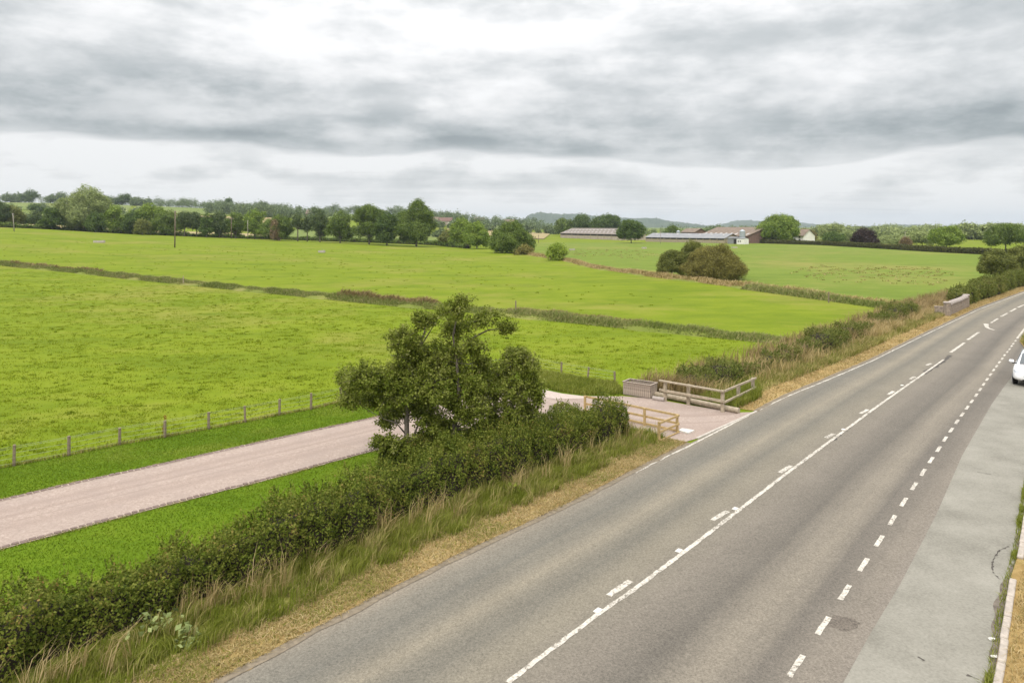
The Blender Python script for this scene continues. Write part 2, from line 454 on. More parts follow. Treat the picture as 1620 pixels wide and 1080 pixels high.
# ------------------------------------------------------------------ ground sheet and fields
def axis(parts):
    out = []
    for a, b, s in parts: out += list(np.arange(a, b, s))
    return out + [parts[-1][1]]
xs_pos = axis([(0, 300, 8), (300, 900, 25), (900, 7000, 300)])
xs = np.array([-v for v in xs_pos[:0:-1]] + xs_pos)
ys = np.array(axis([(-100, 60, 20), (60, 420, 6), (420, 1250, 20), (1250, 8000, 250)]))
gx, gy = np.meshgrid(xs, ys)
gz = Z(gx, gy)
nxx, nyy = len(xs), len(ys)
ii = (np.arange(nyy - 1)[:, None] * nxx + np.arange(nxx - 1)[None]).ravel()
ground = struct(mk('ground', np.stack([gx, gy, gz], -1).reshape(-1, 3), np.stack([ii, ii + 1, ii + nxx + 1, ii + nxx], 1), M['pasture'], smooth_=True))

def inside(poly, x, y):
    poly = np.asarray(poly); n = len(poly); r = np.zeros(np.shape(x), bool); j = n - 1
    for i in range(n):
        xi, yi = poly[i]; xj, yj = poly[j]
        c = ((yi > y) != (yj > y)) & (x < (xj - xi) * (y - yi) / (yj - yi + 1e-12) + xi)
        r ^= c; j = i
    return r
def sheet(name, poly, lift, mat_, cell=None, kind='structure', parent=None):
    """flat n-gon, or one cut into cells that follow the terrain"""
    bm = bmesh.new()
    f = bm.faces.new([bm.verts.new((p[0], p[1], 0)) for p in poly])
    if cell:
        P = np.array([(p[0], p[1]) for p in poly])
        for ax in (0, 1):
            for v in np.arange(math.floor(P[:, ax].min() / cell) * cell + cell, P[:, ax].max(), cell):
                co = Vector((v, 0, 0)) if ax == 0 else Vector((0, v, 0)); no = Vector((1, 0, 0)) if ax == 0 else Vector((0, 1, 0))
                bmesh.ops.bisect_plane(bm, geom=bm.verts[:] + bm.edges[:] + bm.faces[:], plane_co=co, plane_no=no)
    for v in bm.verts: v.co.z = float(Z(v.co.x, v.co.y)) + lift
    bmesh.ops.recalc_face_normals(bm, faces=bm.faces)
    if sum(fc.normal.z for fc in bm.faces) < 0: bmesh.ops.reverse_faces(bm, faces=bm.faces)
    o = from_bm(name, bm, mat_, parent)
    if kind: o['kind'] = kind
    return o

ditch1 = [(-120, 405), (0, 418), (130, 431), (300, 449), (440, 463), (540, 473), (640, 483), (690, 487), (760, 493), (820, 499), (900, 507), (1000, 517), (1100, 527), (1170, 534), (1240, 541)]
ditch2 = [(838, 403), (900, 413), (950, 425), (1000, 432), (1040, 438), (1110, 446), (1180, 455), (1250, 464), (1300, 471), (1380, 482), (1450, 491)]
far_hedge = [(1185, 384.5), (1300, 388), (1400, 394), (1480, 399), (1560, 403), (1600, 405)]
sheet('green_field', GP([(760, 384), (1000, 383.5), (1185, 383.5), (1400, 391), (1640, 404), (1640, 430), (1540, 475), (1450, 491)] + ditch2[::-1]), .05, M['field'], 12)

# patches of hill fields on the rise beyond the trees
def hill_patch(name, px0, px1, d0, d1, mat_):
    poly = [((px0 - 810) / FPX * d0, d0), ((px1 - 810) / FPX * d0, d0), ((px1 + 12 - 810) / FPX * d1, d1), ((px0 + 8 - 810) / FPX * d1, d1)]
    return sheet(name, poly, .4, mat_, 40)
hill_patch('stubble_field', -60, 235, 345, 420, M['stubble'])
hill_patch('stubble_field', 240, 430, 335, 400, M['stubble'])
hill_patch('hill_field', -80, 250, 440, 640, M['hill_grass'])
hill_patch('hill_field', -80, 200, 660, 960, M['hill_grass'])
hill_patch('stubble_field', 255, 420, 560, 660, M['stubble'])
hill_patch('hill_field', 210, 560, 680, 900, M['hill_grass'])
hill_patch('hill_field', 440, 700, 360, 480, M['hill_grass'])
hill_patch('stubble_field', 700, 860, 420, 640, M['stubble'])
hill_patch('hill_field', 560, 800, 700, 980, M['hill_grass'])
hill_patch('stubble_field', 1180, 1420, 560, 800, M['stubble'])
hill_patch('hill_field', 1270, 1480, 420, 700, M['hill_grass'])

# ------------------------------------------------------------------ road
cl_px = [(803, 1080), (947, 971), (1001.6, 934), (1079.4, 875.8), (1161, 813.6), (1238.8, 753.3), (1334, 682.8), (1392, 640), (1428, 614.7),
         (1464, 589.4), (1493, 569), (1514, 551), (1540, 531.6), (1573, 507.5), (1589, 498), (1603, 490.5), (1620, 482)]
CLp = GP(cl_px)
d0 = (CLp[0] - CLp[2]).normalized(); d1 = (CLp[-1] - CLp[-4]).normalized()
CLp = [CLp[0] + d0 * 45] + CLp + [CLp[-1] + d1 * 60, CLp[-1] + d1 * 160]
CLq = smooth_path(CLp, .5, 40)
le_px = [(349, 1080), (500, 999), (585, 955), (740, 873), (780, 857), (900, 801), (1013, 741), (1088, 703), (1105, 695), (1196, 651), (1240, 627), (1380, 568.5), (1454, 531.5), (1505, 507.5), (1548, 487), (1620, 461)]
LEp = GP(le_px)
e0 = (LEp[0] - LEp[2]).normalized(); e1 = (LEp[-1] - LEp[-3]).normalized()
LEp = [LEp[0] + e0 * 45] + LEp + [LEp[-1] + e1 * 60, LEp[-1] + e1 * 160]
LEq = smooth_path(LEp, .5, 12)
cn, ct = normals2(CLq)
dist_l = np.array([np.min(np.linalg.norm(LEq - p, axis=1)) for p in CLq])
for _ in range(20): dist_l[1:-1] = .25 * dist_l[:-2] + .5 * dist_l[1:-1] + .25 * dist_l[2:]
us = np.linspace(0, 1, 9)
lenc = np.concatenate([[0], np.cumsum(np.linalg.norm(np.diff(CLq, axis=0), axis=1))])
V, UV = [], []
for i in range(len(CLq)):
    for u in us:
        off = -dist_l[i] + u * (dist_l[i] + 10.0)
        p = CLq[i] - cn[i] * off
        V.append((p[0], p[1], .012)); UV.append((off, lenc[i]))
k9 = len(us)
F = np.array([(i * k9 + j, i * k9 + j + 1, (i + 1) * k9 + j + 1, (i + 1) * k9 + j) for i in range(len(CLq) - 1) for j in range(k9 - 1)])
road = struct(mk('road', V, F, M['asphalt']))
uvl = road.data.uv_layers.new(name='UVMap')
UV = np.array(UV); li = np.empty(len(road.data.loops), np.int32); road.data.loops.foreach_get('vertex_index', li)
uvl.data.foreach_set('uv', UV[li].astype(np.float32).ravel())

def strip(name, q, wa, wb, z, mat_, parent=None, jag=0.0, kind=None):
    """ribbon along q between left offsets wa and wb (+ = left of travel)"""
    n, t = normals2(q)
    ja = RNG.normal(0, jag, len(q)) if jag else 0; jb = RNG.normal(0, jag, len(q)) if jag else 0
    wa = np.broadcast_to(np.asarray(wa, float), len(q)); wb = np.broadcast_to(np.asarray(wb, float), len(q))
    A = q + n * (wa + ja)[:, None]; B = q + n * (wb + jb)[:, None]
    V = np.concatenate([np.c_[A, np.full(len(q), z)], np.c_[B, np.full(len(q), z)]])
    i = np.arange(len(q) - 1); m_ = len(q)
    F = np.stack([i, i + 1, i + 1 + m_, i + m_], 1)
    if np.mean(wa - wb) < 0: F = F[:, ::-1]
    F = F[:, ::-1].copy() if False else np.ascontiguousarray(F)
    o = mk(name, V, F, mat_, parent)
    # make sure it faces up
    if o.data.polygons[0].normal.z < 0:
        o.data.flip_normals()
    if kind: o['kind'] = kind
    return o
def sub_path(pts_px, step=.25, it=4): return smooth_path(GP(pts_px), step, it)

strip('centre_line', sub_path(cl_px[:11], .12), .055, -.055, .018, M['paint'], road, jag=.008)
for a, b in [((1504, 557.6), (1525.6, 542.5)), ((1531, 537.7), (1548.5, 525.6)), ((1567.8, 511), (1578.6, 504)), ((1583.4, 501), (1594, 495.5)), ((1598, 493), (1607.5, 488)), ((1610, 486.6), (1620, 482.3)), ((1625, 480), (1634, 476))]:
    strip('centre_dash', sub_path([a, b], .3, 0), .085, -.085, .018, M['paint'], road, jag=.008)
for a, b in [((962.7, 942.7), (997.7, 919.3)), ((1127, 823.3), (1151, 809)), ((1233.4, 748), (1251, 737)), ((1307, 693), (1319, 686.5)), ((1361, 654.5), (1373, 648)), ((1405, 624.5), (1414, 619)), ((1440, 600), (1447, 596)), ((1466, 578), (1473, 575))]:
    strip('warning_dash', sub_path([a, b], .12, 0), .075, -.075, .018, M['paint'], road, jag=.008)
strip('edge_line', sub_path([(1005, 748), (1050, 725), (1102.6, 699.5), (1183, 658), (1240, 629.4), (1310, 601), (1380, 571), (1454.6, 534), (1505, 510), (1548.5, 489.5), (1620, 463), (1660, 450)], .25), .04, -.04, .018, M['paint'], road, jag=.010)
dash_px = [(1259.5, 1053.5), (1302.5, 990), (1337, 937.5), (1366, 893.5), (1391, 856), (1412, 823), (1430, 794.5), (1446.3, 769.3), (1460.5, 747.5), (1473, 728), (1485, 710.7), (1495, 694.8),
           (1505, 680.7), (1514, 667.5), (1522, 656), (1530, 645), (1537.5, 635), (1544.3, 625.3), (1550.5, 616.5), (1556.3, 608), (1561.5, 600.3), (1567, 592.7), (1572, 585.6), (1576.7, 579.4), (1581, 573.3), (1585.5, 567.7),
           (1589.1, 562.3), (1593.5, 557), (1597, 552.5), (1600.4, 547.7), (1603.4, 543.7), (1606.6, 539.3)]
dq = [G(*p) for p in dash_px]
for i, p in enumerate(dq):
    t_ = (dq[min(i + 1, len(dq) - 1)] - dq[max(i - 1, 0)]).normalized()
    strip('bay_dash', smooth_path([p - t_ * .40, p + t_ * .40], .2, 0), .052, -.052, .018, M['paint'], road, jag=.005)
strip('bay_line', sub_path([(1609, 535.7), (1620, 521.4), (1660, 478)], .5), .07, -.07, .018, M['paint'], road, jag=.006)
# deflection arrow
a0, a1, a2, a3 = GP([(1557.5, 512), (1560.5, 518.4), (1566, 520.6), (1573, 522.2)])
strip('arrow_marking', smooth_path([a0, a1, a2, a3], .3, 3), np.linspace(.28, .08, len(smooth_path([a0, a1, a2, a3], .3, 3))), -.08, .018, M['paint'], road)
# crack repair along the middle and a patch beside the bay line
M['tar'] = simple('tar_seal', (.075, .065, .055), .8, .3, 5)
strip('crack_seal', sub_path([(1318, 697), (1334, 684), (1345, 674)], .2, 2), .03, -.07, .015, M['tar'], road, jag=.03)
strip('crack_seal', sub_path([(1462, 592), (1472, 584), (1494, 571), (1504, 562)], .2, 2), .12, -.10, .0155, M['tar'], road, jag=.05)
pc = G(1333, 986)
M['patch'] = simple('coarse_patch', (.13, .11, .09), .95, .5, 30, .01)
mk('road_patch', [(pc.x + .33 * math.cos(a) * RNG.uniform(.8, 1.15), pc.y + .27 * math.sin(a) * RNG.uniform(.8, 1.15), .016) for a in np.linspace(0, 2 * np.pi, 26)[:-1]], [tuple(range(25))], M['patch'], road)
# cat's eye studs between the lines
for p in [(946, 967), (1074, 872), (1163, 805.5), (1334, 680), (1427, 610)]:
    g = G(*p); bm = bmesh.new(); bm_box(bm, (g.x, g.y, .024), (.13, .2, .024), R(-40), .008); from_bm('road_stud', bm, M['slab'], road)

# lay-by
lay_left = [(1300, 1150), (1334.4, 1080), (1377, 1002.5), (1424, 925), (1481, 815), (1521.8, 721.5), (1568.6, 640), (1590, 610), (1606, 590), (1622, 566)]
lay = sheet('layby', GP(lay_left + [(1705, 566), (1690, 640), (1655, 780), (1655, 900), (1640, 1150)]), .016, M['layby'])
k1 = GP([(1562, 1150), (1572.5, 1080), (1597.5, 922)]); k2 = GP([(1609, 888), (1619, 823), (1628, 760), (1634, 700), (1637, 650)])
# right-hand verge behind the kerb
vr = sheet('dry_verge', [k1[0], k1[1], k1[2], k2[0], k2[1], k2[2], k2[3], k2[4]] + [Vector((k2[4].x + 6, k2[4].y, 0)), Vector((k1[0].x + 4, k1[0].y, 0))], .08, M['dry'])
sheet('dry_verge', GP([(1613, 541), (1622, 528), (1660, 486), (1720, 450), (1740, 500), (1665, 562), (1621, 551)]), .05, M['dry'])
kerb = struct(empty('kerb', k1[1]))
def kerb_run(a, b, L=.9, w=.13, h=.13, par=None, mat_=M['kerbstone'], off=0.0):
    a, b = Vector(a), Vector(b); n = max(1, int((b - a).length / L)); t_ = (b - a).normalized(); rz = math.atan2(t_.y, t_.x)
    step = (b - a).length / n
    bm = bmesh.new(); bm_box(bm, (0, 0, 0), (step - .015, w, h + .1), 0, .015)
    me = bpy.data.meshes.new('kerbstone'); bm.to_mesh(me); bm.free(); me.materials.append(mat_)
    for i in range(n):
        o = link(bpy.data.objects.new('kerbstone', me), par)
        p = a + t_ * (step * (i + .5)) + Vector((-t_.y, t_.x, 0)) * off
        o.matrix_parent_inverse = Matrix.Translation(-par.location)
        o.location = (p.x + RNG.normal(0, .006), p.y, h / 2 - .05 + RNG.normal(0, .005)); o.rotation_euler = (RNG.normal(0, .02), 0, rz + RNG.normal(0, .012))
kerb_run(k1[0], k1[2], par=kerb, off=-.065); 
for a, b in zip(k2[:-1], k2[1:]): kerb_run(a, b, par=kerb, off=-.065)
pt = G(1594, 905)
M['dirt_dark'] = simple('gutter_dirt', (.15, .125, .10), .95, .35, 6, .01)
for cr in ([(1546, 747), (1556, 749), (1568, 751)], [(1596, 865), (1580, 872), (1570, 890), (1570, 905), (1582, 918), (1594, 921)], [(1530, 1068), (1548, 1076)], [(1452, 1040), (1462, 1046)]):
    strip('crack', sub_path(cr, .06, 1), .010, -.014, .0225, M['tar'], lay, jag=.012)
kq = smooth_path([k1[0], k1[1], k1[2], k2[0], k2[1]], .15, 3)
strip('gutter_dirt', kq, np.clip(.10 + .06 * np.sin(np.arange(len(kq)) * .07) + .04 * np.sin(np.arange(len(kq)) * .23 + 1) + .03 * np.sin(np.arange(len(kq)) * .9), .04, .45), -.02, .0205, M['dirt_dark'], None, kind='structure')
for (px, py) in [(1569, 1013), (1573.5, 1041)]:
    g = G(px, py); bm = bmesh.new(); bmesh.ops.create_icosphere(bm, subdivisions=2, radius=.055)
    for v in bm.verts: v.co = Vector((v.co.x * 1.3, v.co.y * .8, v.co.z * .4)) * RNG.uniform(.7, 1.2)
    bmesh.ops.translate(bm, vec=(g.x, g.y, .04), verts=bm.verts)
    tag(from_bm('litter_scrap', bm, M['slab']), 'larger white scrap of litter in the gutter' if py < 1030 else 'tiny white scrap of litter nearest the picture bottom by the kerb', 'litter', 'litter in the gutter')

# ------------------------------------------------------------------ left verge
seg = LEq[(LEq[:, 1] > -10)]
i_gate0 = int(np.argmin(np.linalg.norm(LEq - np.array(G(1098, 697)[:2]), axis=1)))
i_gate1 = int(np.argmin(np.linalg.norm(LEq - np.array(G(1198, 650)[:2]), axis=1)))
nearL = LEq[max(0, i_gate0 - 120):i_gate0]; farL = LEq[i_gate1:i_gate1 + 330]
for q in (nearL, farL):
    strip('rough_verge', q, .25, 4.2, .015, M['verge'], kind='structure')
    strip('dry_verge', q, .04, 1.2, .019, M['dry'], jag=.06, kind='structure')
    strip('verge_edge', q, -.07, .14, .023, M['dirt'], jag=.02, kind='structure')

# ------------------------------------------------------------------ drive, forecourt and lawns
drive_far = [(-160, 832), (0, 792.7), (118, 765), (267, 733), (420, 698.5), (500, 681), (595, 661), (700, 638), (780, 622), (830, 614.5), (847, 614)]
drive_near = [(-160, 912), (0, 868), (89, 844.5), (192, 817), (320, 784), (420, 759), (500, 737), (596, 711), (724, 680), (770, 669.5), (830, 662)]
fence_px = [(-150, 772), (22, 737), (109, 720.7), (189, 704), (261, 692), (330, 679), (388, 668), (442, 657), (492, 648), (540, 636), (600, 623), (680, 606.5), (760, 591), (832, 582), (888, 593), (929.4, 601), (973, 608)]
sheet('lawn', GP(fence_px[:14] + [(888, 593), (929, 601), (973, 608), (992, 624), (924, 627), (890, 623)] + drive_far[::-1]), .010, M['lawn'])
hedge_px = [(-190, 1190), (-60, 1118), (60, 1063), (167, 1018), (278, 975), (370, 939), (475, 902), (573, 857), (662, 810), (740, 786), (857, 746), (924, 721), (1003, 692)]
sheet('lawn', GP(drive_near + [(900, 668), (1000, 681), (1018, 690)] + hedge_px[::-1]), .011, M['lawn'])
# drive as a lofted strip so that its tracks follow it
fa = smooth_path(GP(drive_far), .3, 6); ne = smooth_path(GP(drive_near), .3, 6)
n_ = 90
fa_, ne_ = path_np(fa, 1)[0], path_np(ne, 1)[0]
def resamp(q, n):
    s = np.concatenate([[0], np.cumsum(np.linalg.norm(np.diff(q, axis=0), axis=1))]); t = np.linspace(0, s[-1], n)
    return np.stack([np.interp(t, s, q[:, 0]), np.interp(t, s, q[:, 1])], 1)
A, B = resamp(fa, n_), resamp(ne, n_)
V = [(*(A[i] * (1 - u) + B[i] * u), .022) for i in range(n_) for u in np.linspace(0, 1, 5)]
F = np.array([(i * 5 + j, i * 5 + j + 1, (i + 1) * 5 + j + 1, (i + 1) * 5 + j) for i in range(n_ - 1) for j in range(4)])[:, ::-1].copy()
drive = struct(mk('driveway', V, F, M['gravel']))
if drive.data.polygons[0].normal.z < 0: drive.data.flip_normals()
uvl = drive.data.uv_layers.new(name='UVMap'); li = np.empty(len(drive.data.loops), np.int32); drive.data.loops.foreach_get('vertex_index', li)
uvd = np.array([(u, i * .3) for i in range(n_) for u in np.linspace(0, 1, 5)], np.float32); uvl.data.foreach_set('uv', uvd[li].ravel())
fore = sheet('gravel_forecourt', GP([(830, 613.5), (847, 614), (890, 623), (924, 627), (988, 627), (1032, 631), (1090, 641), (1164, 653), (1196, 652), (1103, 694), (1085, 699), (1040, 699), (1018, 693), (900, 671), (830, 664)]), .018, M['gravel'])
uvl = fore.data.uv_layers.new(name='UVMap')
M['sandgravel'] = simple('pale_gravel', (.43, .355, .31), .95, .15, 12, .01)
sheet('pale_gravel', GP([(800, 618), (830, 613.8), (847, 614.2), (890, 623.2), (924, 627.2), (930, 631), (880, 632), (840, 626)]), .027, M['sandgravel'])
# a sandy joint and a row of setts on each side of the drive
bm = bmesh.new(); bm_box(bm, (0, 0, 0), (.15, .11, .10), 0, .012)
sett_me = bpy.data.meshes.new('sett'); bm.to_mesh(sett_me); bm.free(); sett_me.materials.append(M['sett'])
for q, sgn in ((fa, 1), (ne, -1)):
    strip('sett_bed', q, .10 * sgn, -.09 * sgn, .031, M['mortar'], drive, jag=.012)
    qq, tt = path_np(q, .185)
    n2_, t2_ = normals2(qq)
    for i in range(len(qq)):
        x, y = qq[i]
        if not (-17.5 < x < 1.2): continue
        o = link(bpy.data.objects.new('sett', sett_me), drive)
        o.location = (x + RNG.normal(0, .006), y + RNG.normal(0, .006), .005 + RNG.normal(0, .006))
        o.rotation_euler = (RNG.normal(0, .05), RNG.normal(0, .05), math.atan2(t2_[i, 1], t2_[i, 0]) + RNG.normal(0, .06)); o.scale = (RNG.uniform(.85, 1.12), RNG.uniform(.85, 1.1), 1)
gk = struct(empty('gateway_kerb', G(1103, 693.5)))
kerb_run(G(1103, 694), G(1197, 651), L=.9, w=.10, h=.05, par=gk, mat_=M['concrete'])
ws = GP([(1073, 682.7), (1079, 679.6), (1098.5, 682.7), (1089, 687)])
bm = bmesh.new(); f = bm.faces.new([bm.verts.new((p.x, p.y, .02)) for p in ws]); r = bmesh.ops.extrude_face_region(bm, geom=[f])
bmesh.ops.translate(bm, vec=(0, 0, .05), verts=[v for v in r['geom'] if isinstance(v, bmesh.types.BMVert)]); bmesh.ops.recalc_face_normals(bm, faces=bm.faces)
tag(from_bm('white_slab', bm, M['slab']), 'flat white slab lying on the gravel beside the new timber fence', 'slab')

# ------------------------------------------------------------------ grass and blades (stuff)
def scatter_poly(poly, n, rng=RNG, bias=None):
    P = np.array([(p[0], p[1]) for p in poly]); lo, hi = P.min(0), P.max(0); out = []
    cnt = 0
    while cnt < n:
        c = rng.uniform(lo, hi, (n * 2, 2))
        if bias is not None: c = c[rng.random(len(c)) < bias(c)]
        c = c[inside(P, c[:, 0], c[:, 1])]; out.append(c); cnt += len(c)
    q = np.concatenate(out)[:n]
    return np.c_[q, Z(q[:, 0], q[:, 1])]
def grass(name, P, length, width, mat_, lean=(0, 0, 0), spread=.35, label=None):
    V, F = blade_mesh(P, length, width, lean, spread=spread)
    o = mk(name, V, F, mat_); struct(o, 'stuff')
    if label: tag(o, label, 'grass')
    return o
near_past = GP([(-140, 768), (22, 736), (189, 703), (330, 678), (492, 647), (600, 622), (760, 590), (832, 581), (888, 592), (973, 607), (1045, 598), (1150, 570), (1235, 545)] + [(1170, 536), (1000, 519), (820, 501), (640, 486), (440, 466), (300, 452), (0, 421), (-140, 405)])
near_b = lambda c: np.clip((30.0 / np.maximum(c[:, 1], 10)) ** 1.7, 0, 1)
tc_ = scatter_poly(near_past, 6500, bias=near_b)
rad_ = RNG.uniform(.06, .34, len(tc_)); P = np.repeat(tc_, 18, 0); rr_ = np.repeat(rad_, 18)
P[:, 0] += RNG.normal(0, 1.3, len(P)) * rr_; P[:, 1] += RNG.normal(0, .8, len(P)) * rr_
grass('pasture_grass', P, .075, .030, M['blade_field'], (.35, .1, 0), .75, 'short tufted grass of the pasture beyond the wire fence')
lawn1 = GP([(-90, 760)] + fence_px[1:14] + [(845, 612)] + drive_far[1:-1][::-1] + [(-90, 815)]); lawn2 = GP([(-90, 893)] + drive_near[1:] + [(900, 671), (1003, 690)] + hedge_px[::-1][:-1])
grass('lawn_grass', np.concatenate([scatter_poly(lawn1, 66000), scatter_poly(lawn2, 72000)]), .05, .018, M['blade_lawn'], (0, 0, 0), .6, 'bright mown grass on both sides of the gravel drive')
DRIVE_EDGE = True
def along(q, n, a, b, rng=RNG, p=1.0, clumpy=0.0):
    nn, tt = normals2(q); idx = rng.uniform(0, len(q) - 1.001, n)
    if clumpy:
        cen = rng.uniform(0, len(q) - 1.001, max(4, int(len(q) * clumpy))); k_ = rng.random(n) < .65
        idx[k_] = np.clip(rng.choice(cen, k_.sum()) + rng.normal(0, .8, k_.sum()), 0, len(q) - 1.001)
    i = idx.astype(int); f = (idx - i)[:, None]
    o = a + (b - a) * rng.random(n) ** p
    pt_ = q[i] * (1 - f) + q[i + 1] * f + nn[i] * o[:, None]
    return np.c_[pt_, Z(pt_[:, 0], pt_[:, 1])], o
for q_, sg in ((fa, 1), (ne, -1)):
    P, o_ = along(q_, 3500, .03 * sg, .20 * sg, clumpy=.25); grass('edge_grass', P, .06, .016, M['blade_mix'], (0, 0, -.1), .7, 'ragged grass along the %s edge of the gravel drive' % ('far' if sg > 0 else 'near'))
vis = nearL[nearL[:, 1] > 8]
P, o_ = along(vis, 42000, .10, 1.35); grass('cut_grass', P, .11, .016, M['blade_dry'], (0, 0, -.35), .95, 'dry straw coloured cut grass along the near road edge')
P, o_ = along(vis, 9000, .2, 1.3, clumpy=.15); grass('cut_grass', P, .10, .016, M['blade_green'], (0, 0, -.1), .8, 'small green tufts sprouting in the dry near verge')
def tufts(q, n, per, a, b, l0, l1, rr, p=1.0):
    c, o = along(q, n, a, b, p=p); L = RNG.uniform(l0, l1, n); ln = RNG.normal(0, .22, (n, 2)) + np.array([.24, .02])
    P = np.repeat(c, per, 0); P[:, :2] += RNG.normal(0, rr, (len(P), 2)); return P, np.repeat(L, per), np.repeat(ln, per, 0)
def tuft_grass(name, q, n, per, a, b, l0, l1, rr, width, mat_, label, p=1.0):
    P, L, ln = tufts(q, n, per, a, b, l0, l1, rr, p)
    V, F = blade_mesh(P, 1.0, width, np.c_[ln, np.zeros(len(ln))], spread=.24); V = V.reshape(-1, 5, 3); base = P[:, None]
    side = V - base; mid = side.copy(); mid[:, 0] = mid[:, 1] = 0; mid[:, 2] = mid[:, 3] = (side[:, 2] + side[:, 3]) / 2
    V = base + mid * L[:, None, None] + (side - mid); o = mk(name, V.reshape(-1, 3), F, mat_); tag(struct(o, 'stuff'), label, 'grass'); return o
tuft_grass('tall_grass', vis, 1200, 26, 1.0, 2.7, .12, .36, .10, .018, M['blade_green'], 'short green grass among the long stems below the near hedge')
tuft_grass('tall_grass', vis, 380, 20, 0.9, 2.6, .16, .58, .08, .016, M['blade_mix'], 'long mixed grass leaning at the foot of the near hedge', .7)
tuft_grass('tall_grass', vis, 85, 18, 1.6, 2.6, .5, .95, .06, .013, M['blade_dry'], 'tall bleached seed stems in tufts before the near hedge', .7)
fv = farL[(farL[:, 1] < 120)]
P, o_ = along(fv, 30000, .15, 1.4); grass('cut_grass', P, .13, .03, M['blade_dry'], (0, 0, -.2), .9, 'dry straw coloured grass along the far road edge')
P, o_ = along(fv[:110], 16000, 1.1, 2.6, clumpy=.3); grass('tall_grass', P, .42, .028, M['blade_mix'], (.15, 0, 0), .45, 'long mixed grass along the roadside hedge beyond the gateway')
P, o_ = along(fv[:130], 9000, 2.6, 5.8, clumpy=.2); grass('tall_grass', P, 1.0, .035, M['blade_rust'], (.15, 0, 0), .3, 'pinkish brown tall grass on the field side of the roadside hedge')
P, o_ = along(fv[:120], 9000, 1.8, 4.6, clumpy=.2); grass('tall_grass', P, .8, .03, M['blade_dry'], (.2, 0, 0), .35, 'pale straw tufts growing through the roadside hedge beyond the gateway')
# kerb side weeds
P, o_ = along(smooth_path(k1 + k2[:3], .2, 2), 2600, -.02, .12, clumpy=.12); P[:, 2] = .02; grass('kerb_weeds', P, .12, .014, M['blade_green'], (0, 0, 0), .5, 'green weeds growing along the lay-by kerb')
P, o_ = along(smooth_path(k1 + k2[:3], .2, 2), 9000, -1.6, -.16); P[:, 2] = .08; grass('cut_grass', P, .11, .016, M['blade_dry'], (0, 0, -.2), .9, 'dry yellow grass behind the lay-by kerb')
P = scatter_poly(GP([(1614, 541), (1622, 529), (1645, 503), (1690, 500), (1660, 560), (1621, 550)]), 6000); P[:, 2] = .05; grass('cut_grass', P, .3, .03, M['blade_mix'], (0, 0, 0), .5, 'rough dry grass on the verge beyond the white car')
# grass corner between drive and fence at the planter
corner = GP([(842, 610), (835, 586), (888, 594), (930, 602), (975, 608), (990, 624), (924, 626), (890, 621.5)])
grass('tall_grass', scatter_poly(corner, 9000), .27, .03, M['blade_green'], (.1, 0, 0), .4, 'bright tall grass in the corner between pale gravel and planter')
# behind the old fence
grass('tall_grass', scatter_poly(GP([(1045, 612), (1075, 600), (1120, 596), (1195, 605), (1205, 630), (1165, 648), (1146, 645), (1090, 633)]), 12000), .5, .025, M['blade_green'], (.1, 0, 0), .4, 'green tall grass behind the weathered rail fence')
# dead grass line under the wire fence
fq = smooth_path(GP(fence_px[:13]), .2, 2)
P, o_ = along(fq, 4500, -.06, .10); grass('fence_line_grass', P, .16, .014, M['blade_mix'], (0, 0, 0), .5, 'uncut grass in a line under the wire fence')

def reed_bank(name, px, ht, wd, n, mat_, label, z0=.0, n_top=0, mat2=None):
    q = smooth_path(GP(px), .8, 6)
    P, o_ = along(q, n, -wd / 2, wd / 2)
    wv = .95 + .12 * np.sin(P[:, 0] * .21 + 1.3 * np.sin(P[:, 0] * .07)) + .12 * np.sin(P[:, 0] * .63) + .12 * np.sin(P[:, 0] * 1.9)
    prof = np.clip(1 - (2 * o_ / wd) ** 2, .25, 1)
    V, F = blade_mesh(P, 1.0, 1.0, (.25, -.05, 0), spread=.35)
    V = V.reshape(-1, 5, 3); hh = (ht * np.clip(wv, .35, 1.3) * prof)[:, None]
    wid = np.clip(P[:, 1] / 700.0, .02, .2)[:, None, None]
    base = P[:, None, :]; rel = V - base
    ctr = rel.copy(); ctr[:, 0] = 0; ctr[:, 1] = 0; ctr[:, 2] = ctr[:, 3] = (rel[:, 2] + rel[:, 3]) / 2
    V = base + ctr * hh[:, :, None] + (rel - ctr) * wid
    o = mk(name, V.reshape(-1, 3), F, mat_); tag(struct(o, 'stuff'), label, 'reeds'); return o
def low_bank(px, wd, ht, mat_):
    q = smooth_path(GP(px), 1.5, 6); n, t = normals2(q); prof = [(-.5, 0), (-.3, .6), (0, 1), (.3, .6), (.5, 0)]
    V = []
    for i in range(len(q)):
        jit = 1 + .25 * math.sin(i * .7) + .15 * math.sin(i * 1.9)
        for a, b in prof:
            p = q[i] + n[i] * a * wd * jit; V.append((p[0], p[1], float(Z(p[0], p[1])) - .05 + b * ht * jit))
    F = np.array([(i * 5 + j, i * 5 + j + 1, (i + 1) * 5 + j + 1, (i + 1) * 5 + j) for i in range(len(q) - 1) for j in range(4)])[:, ::-1].copy()
    o = struct(mk('field_bank', V, F, mat_, smooth_=True))
    if sum(p.normal.z for p in o.data.polygons) < 0: o.data.flip_normals()
M['bank'] = turf('bank_grass', (.10, .13, .022), (.15, .18, .032), (.20, .21, .055), (.27, .22, .09), .6, tuft=1.5, big=.15)
low_bank(ditch1, 3.0, .32, M['bank']); low_bank(ditch2, 3.0, .28, M['bank'])
reed_bank('ditch_reeds', ditch1, .64, 2.8, 85000, M['blade_reed'], 'band of grey green reeds along the ditch crossing the pasture')
reed_bank('ditch_reeds', [(20, 420), (130, 430), (160, 433)], .9, 2.0, 2500, M['blade_rust'], 'rusty brown reeds at the left end of the ditch')
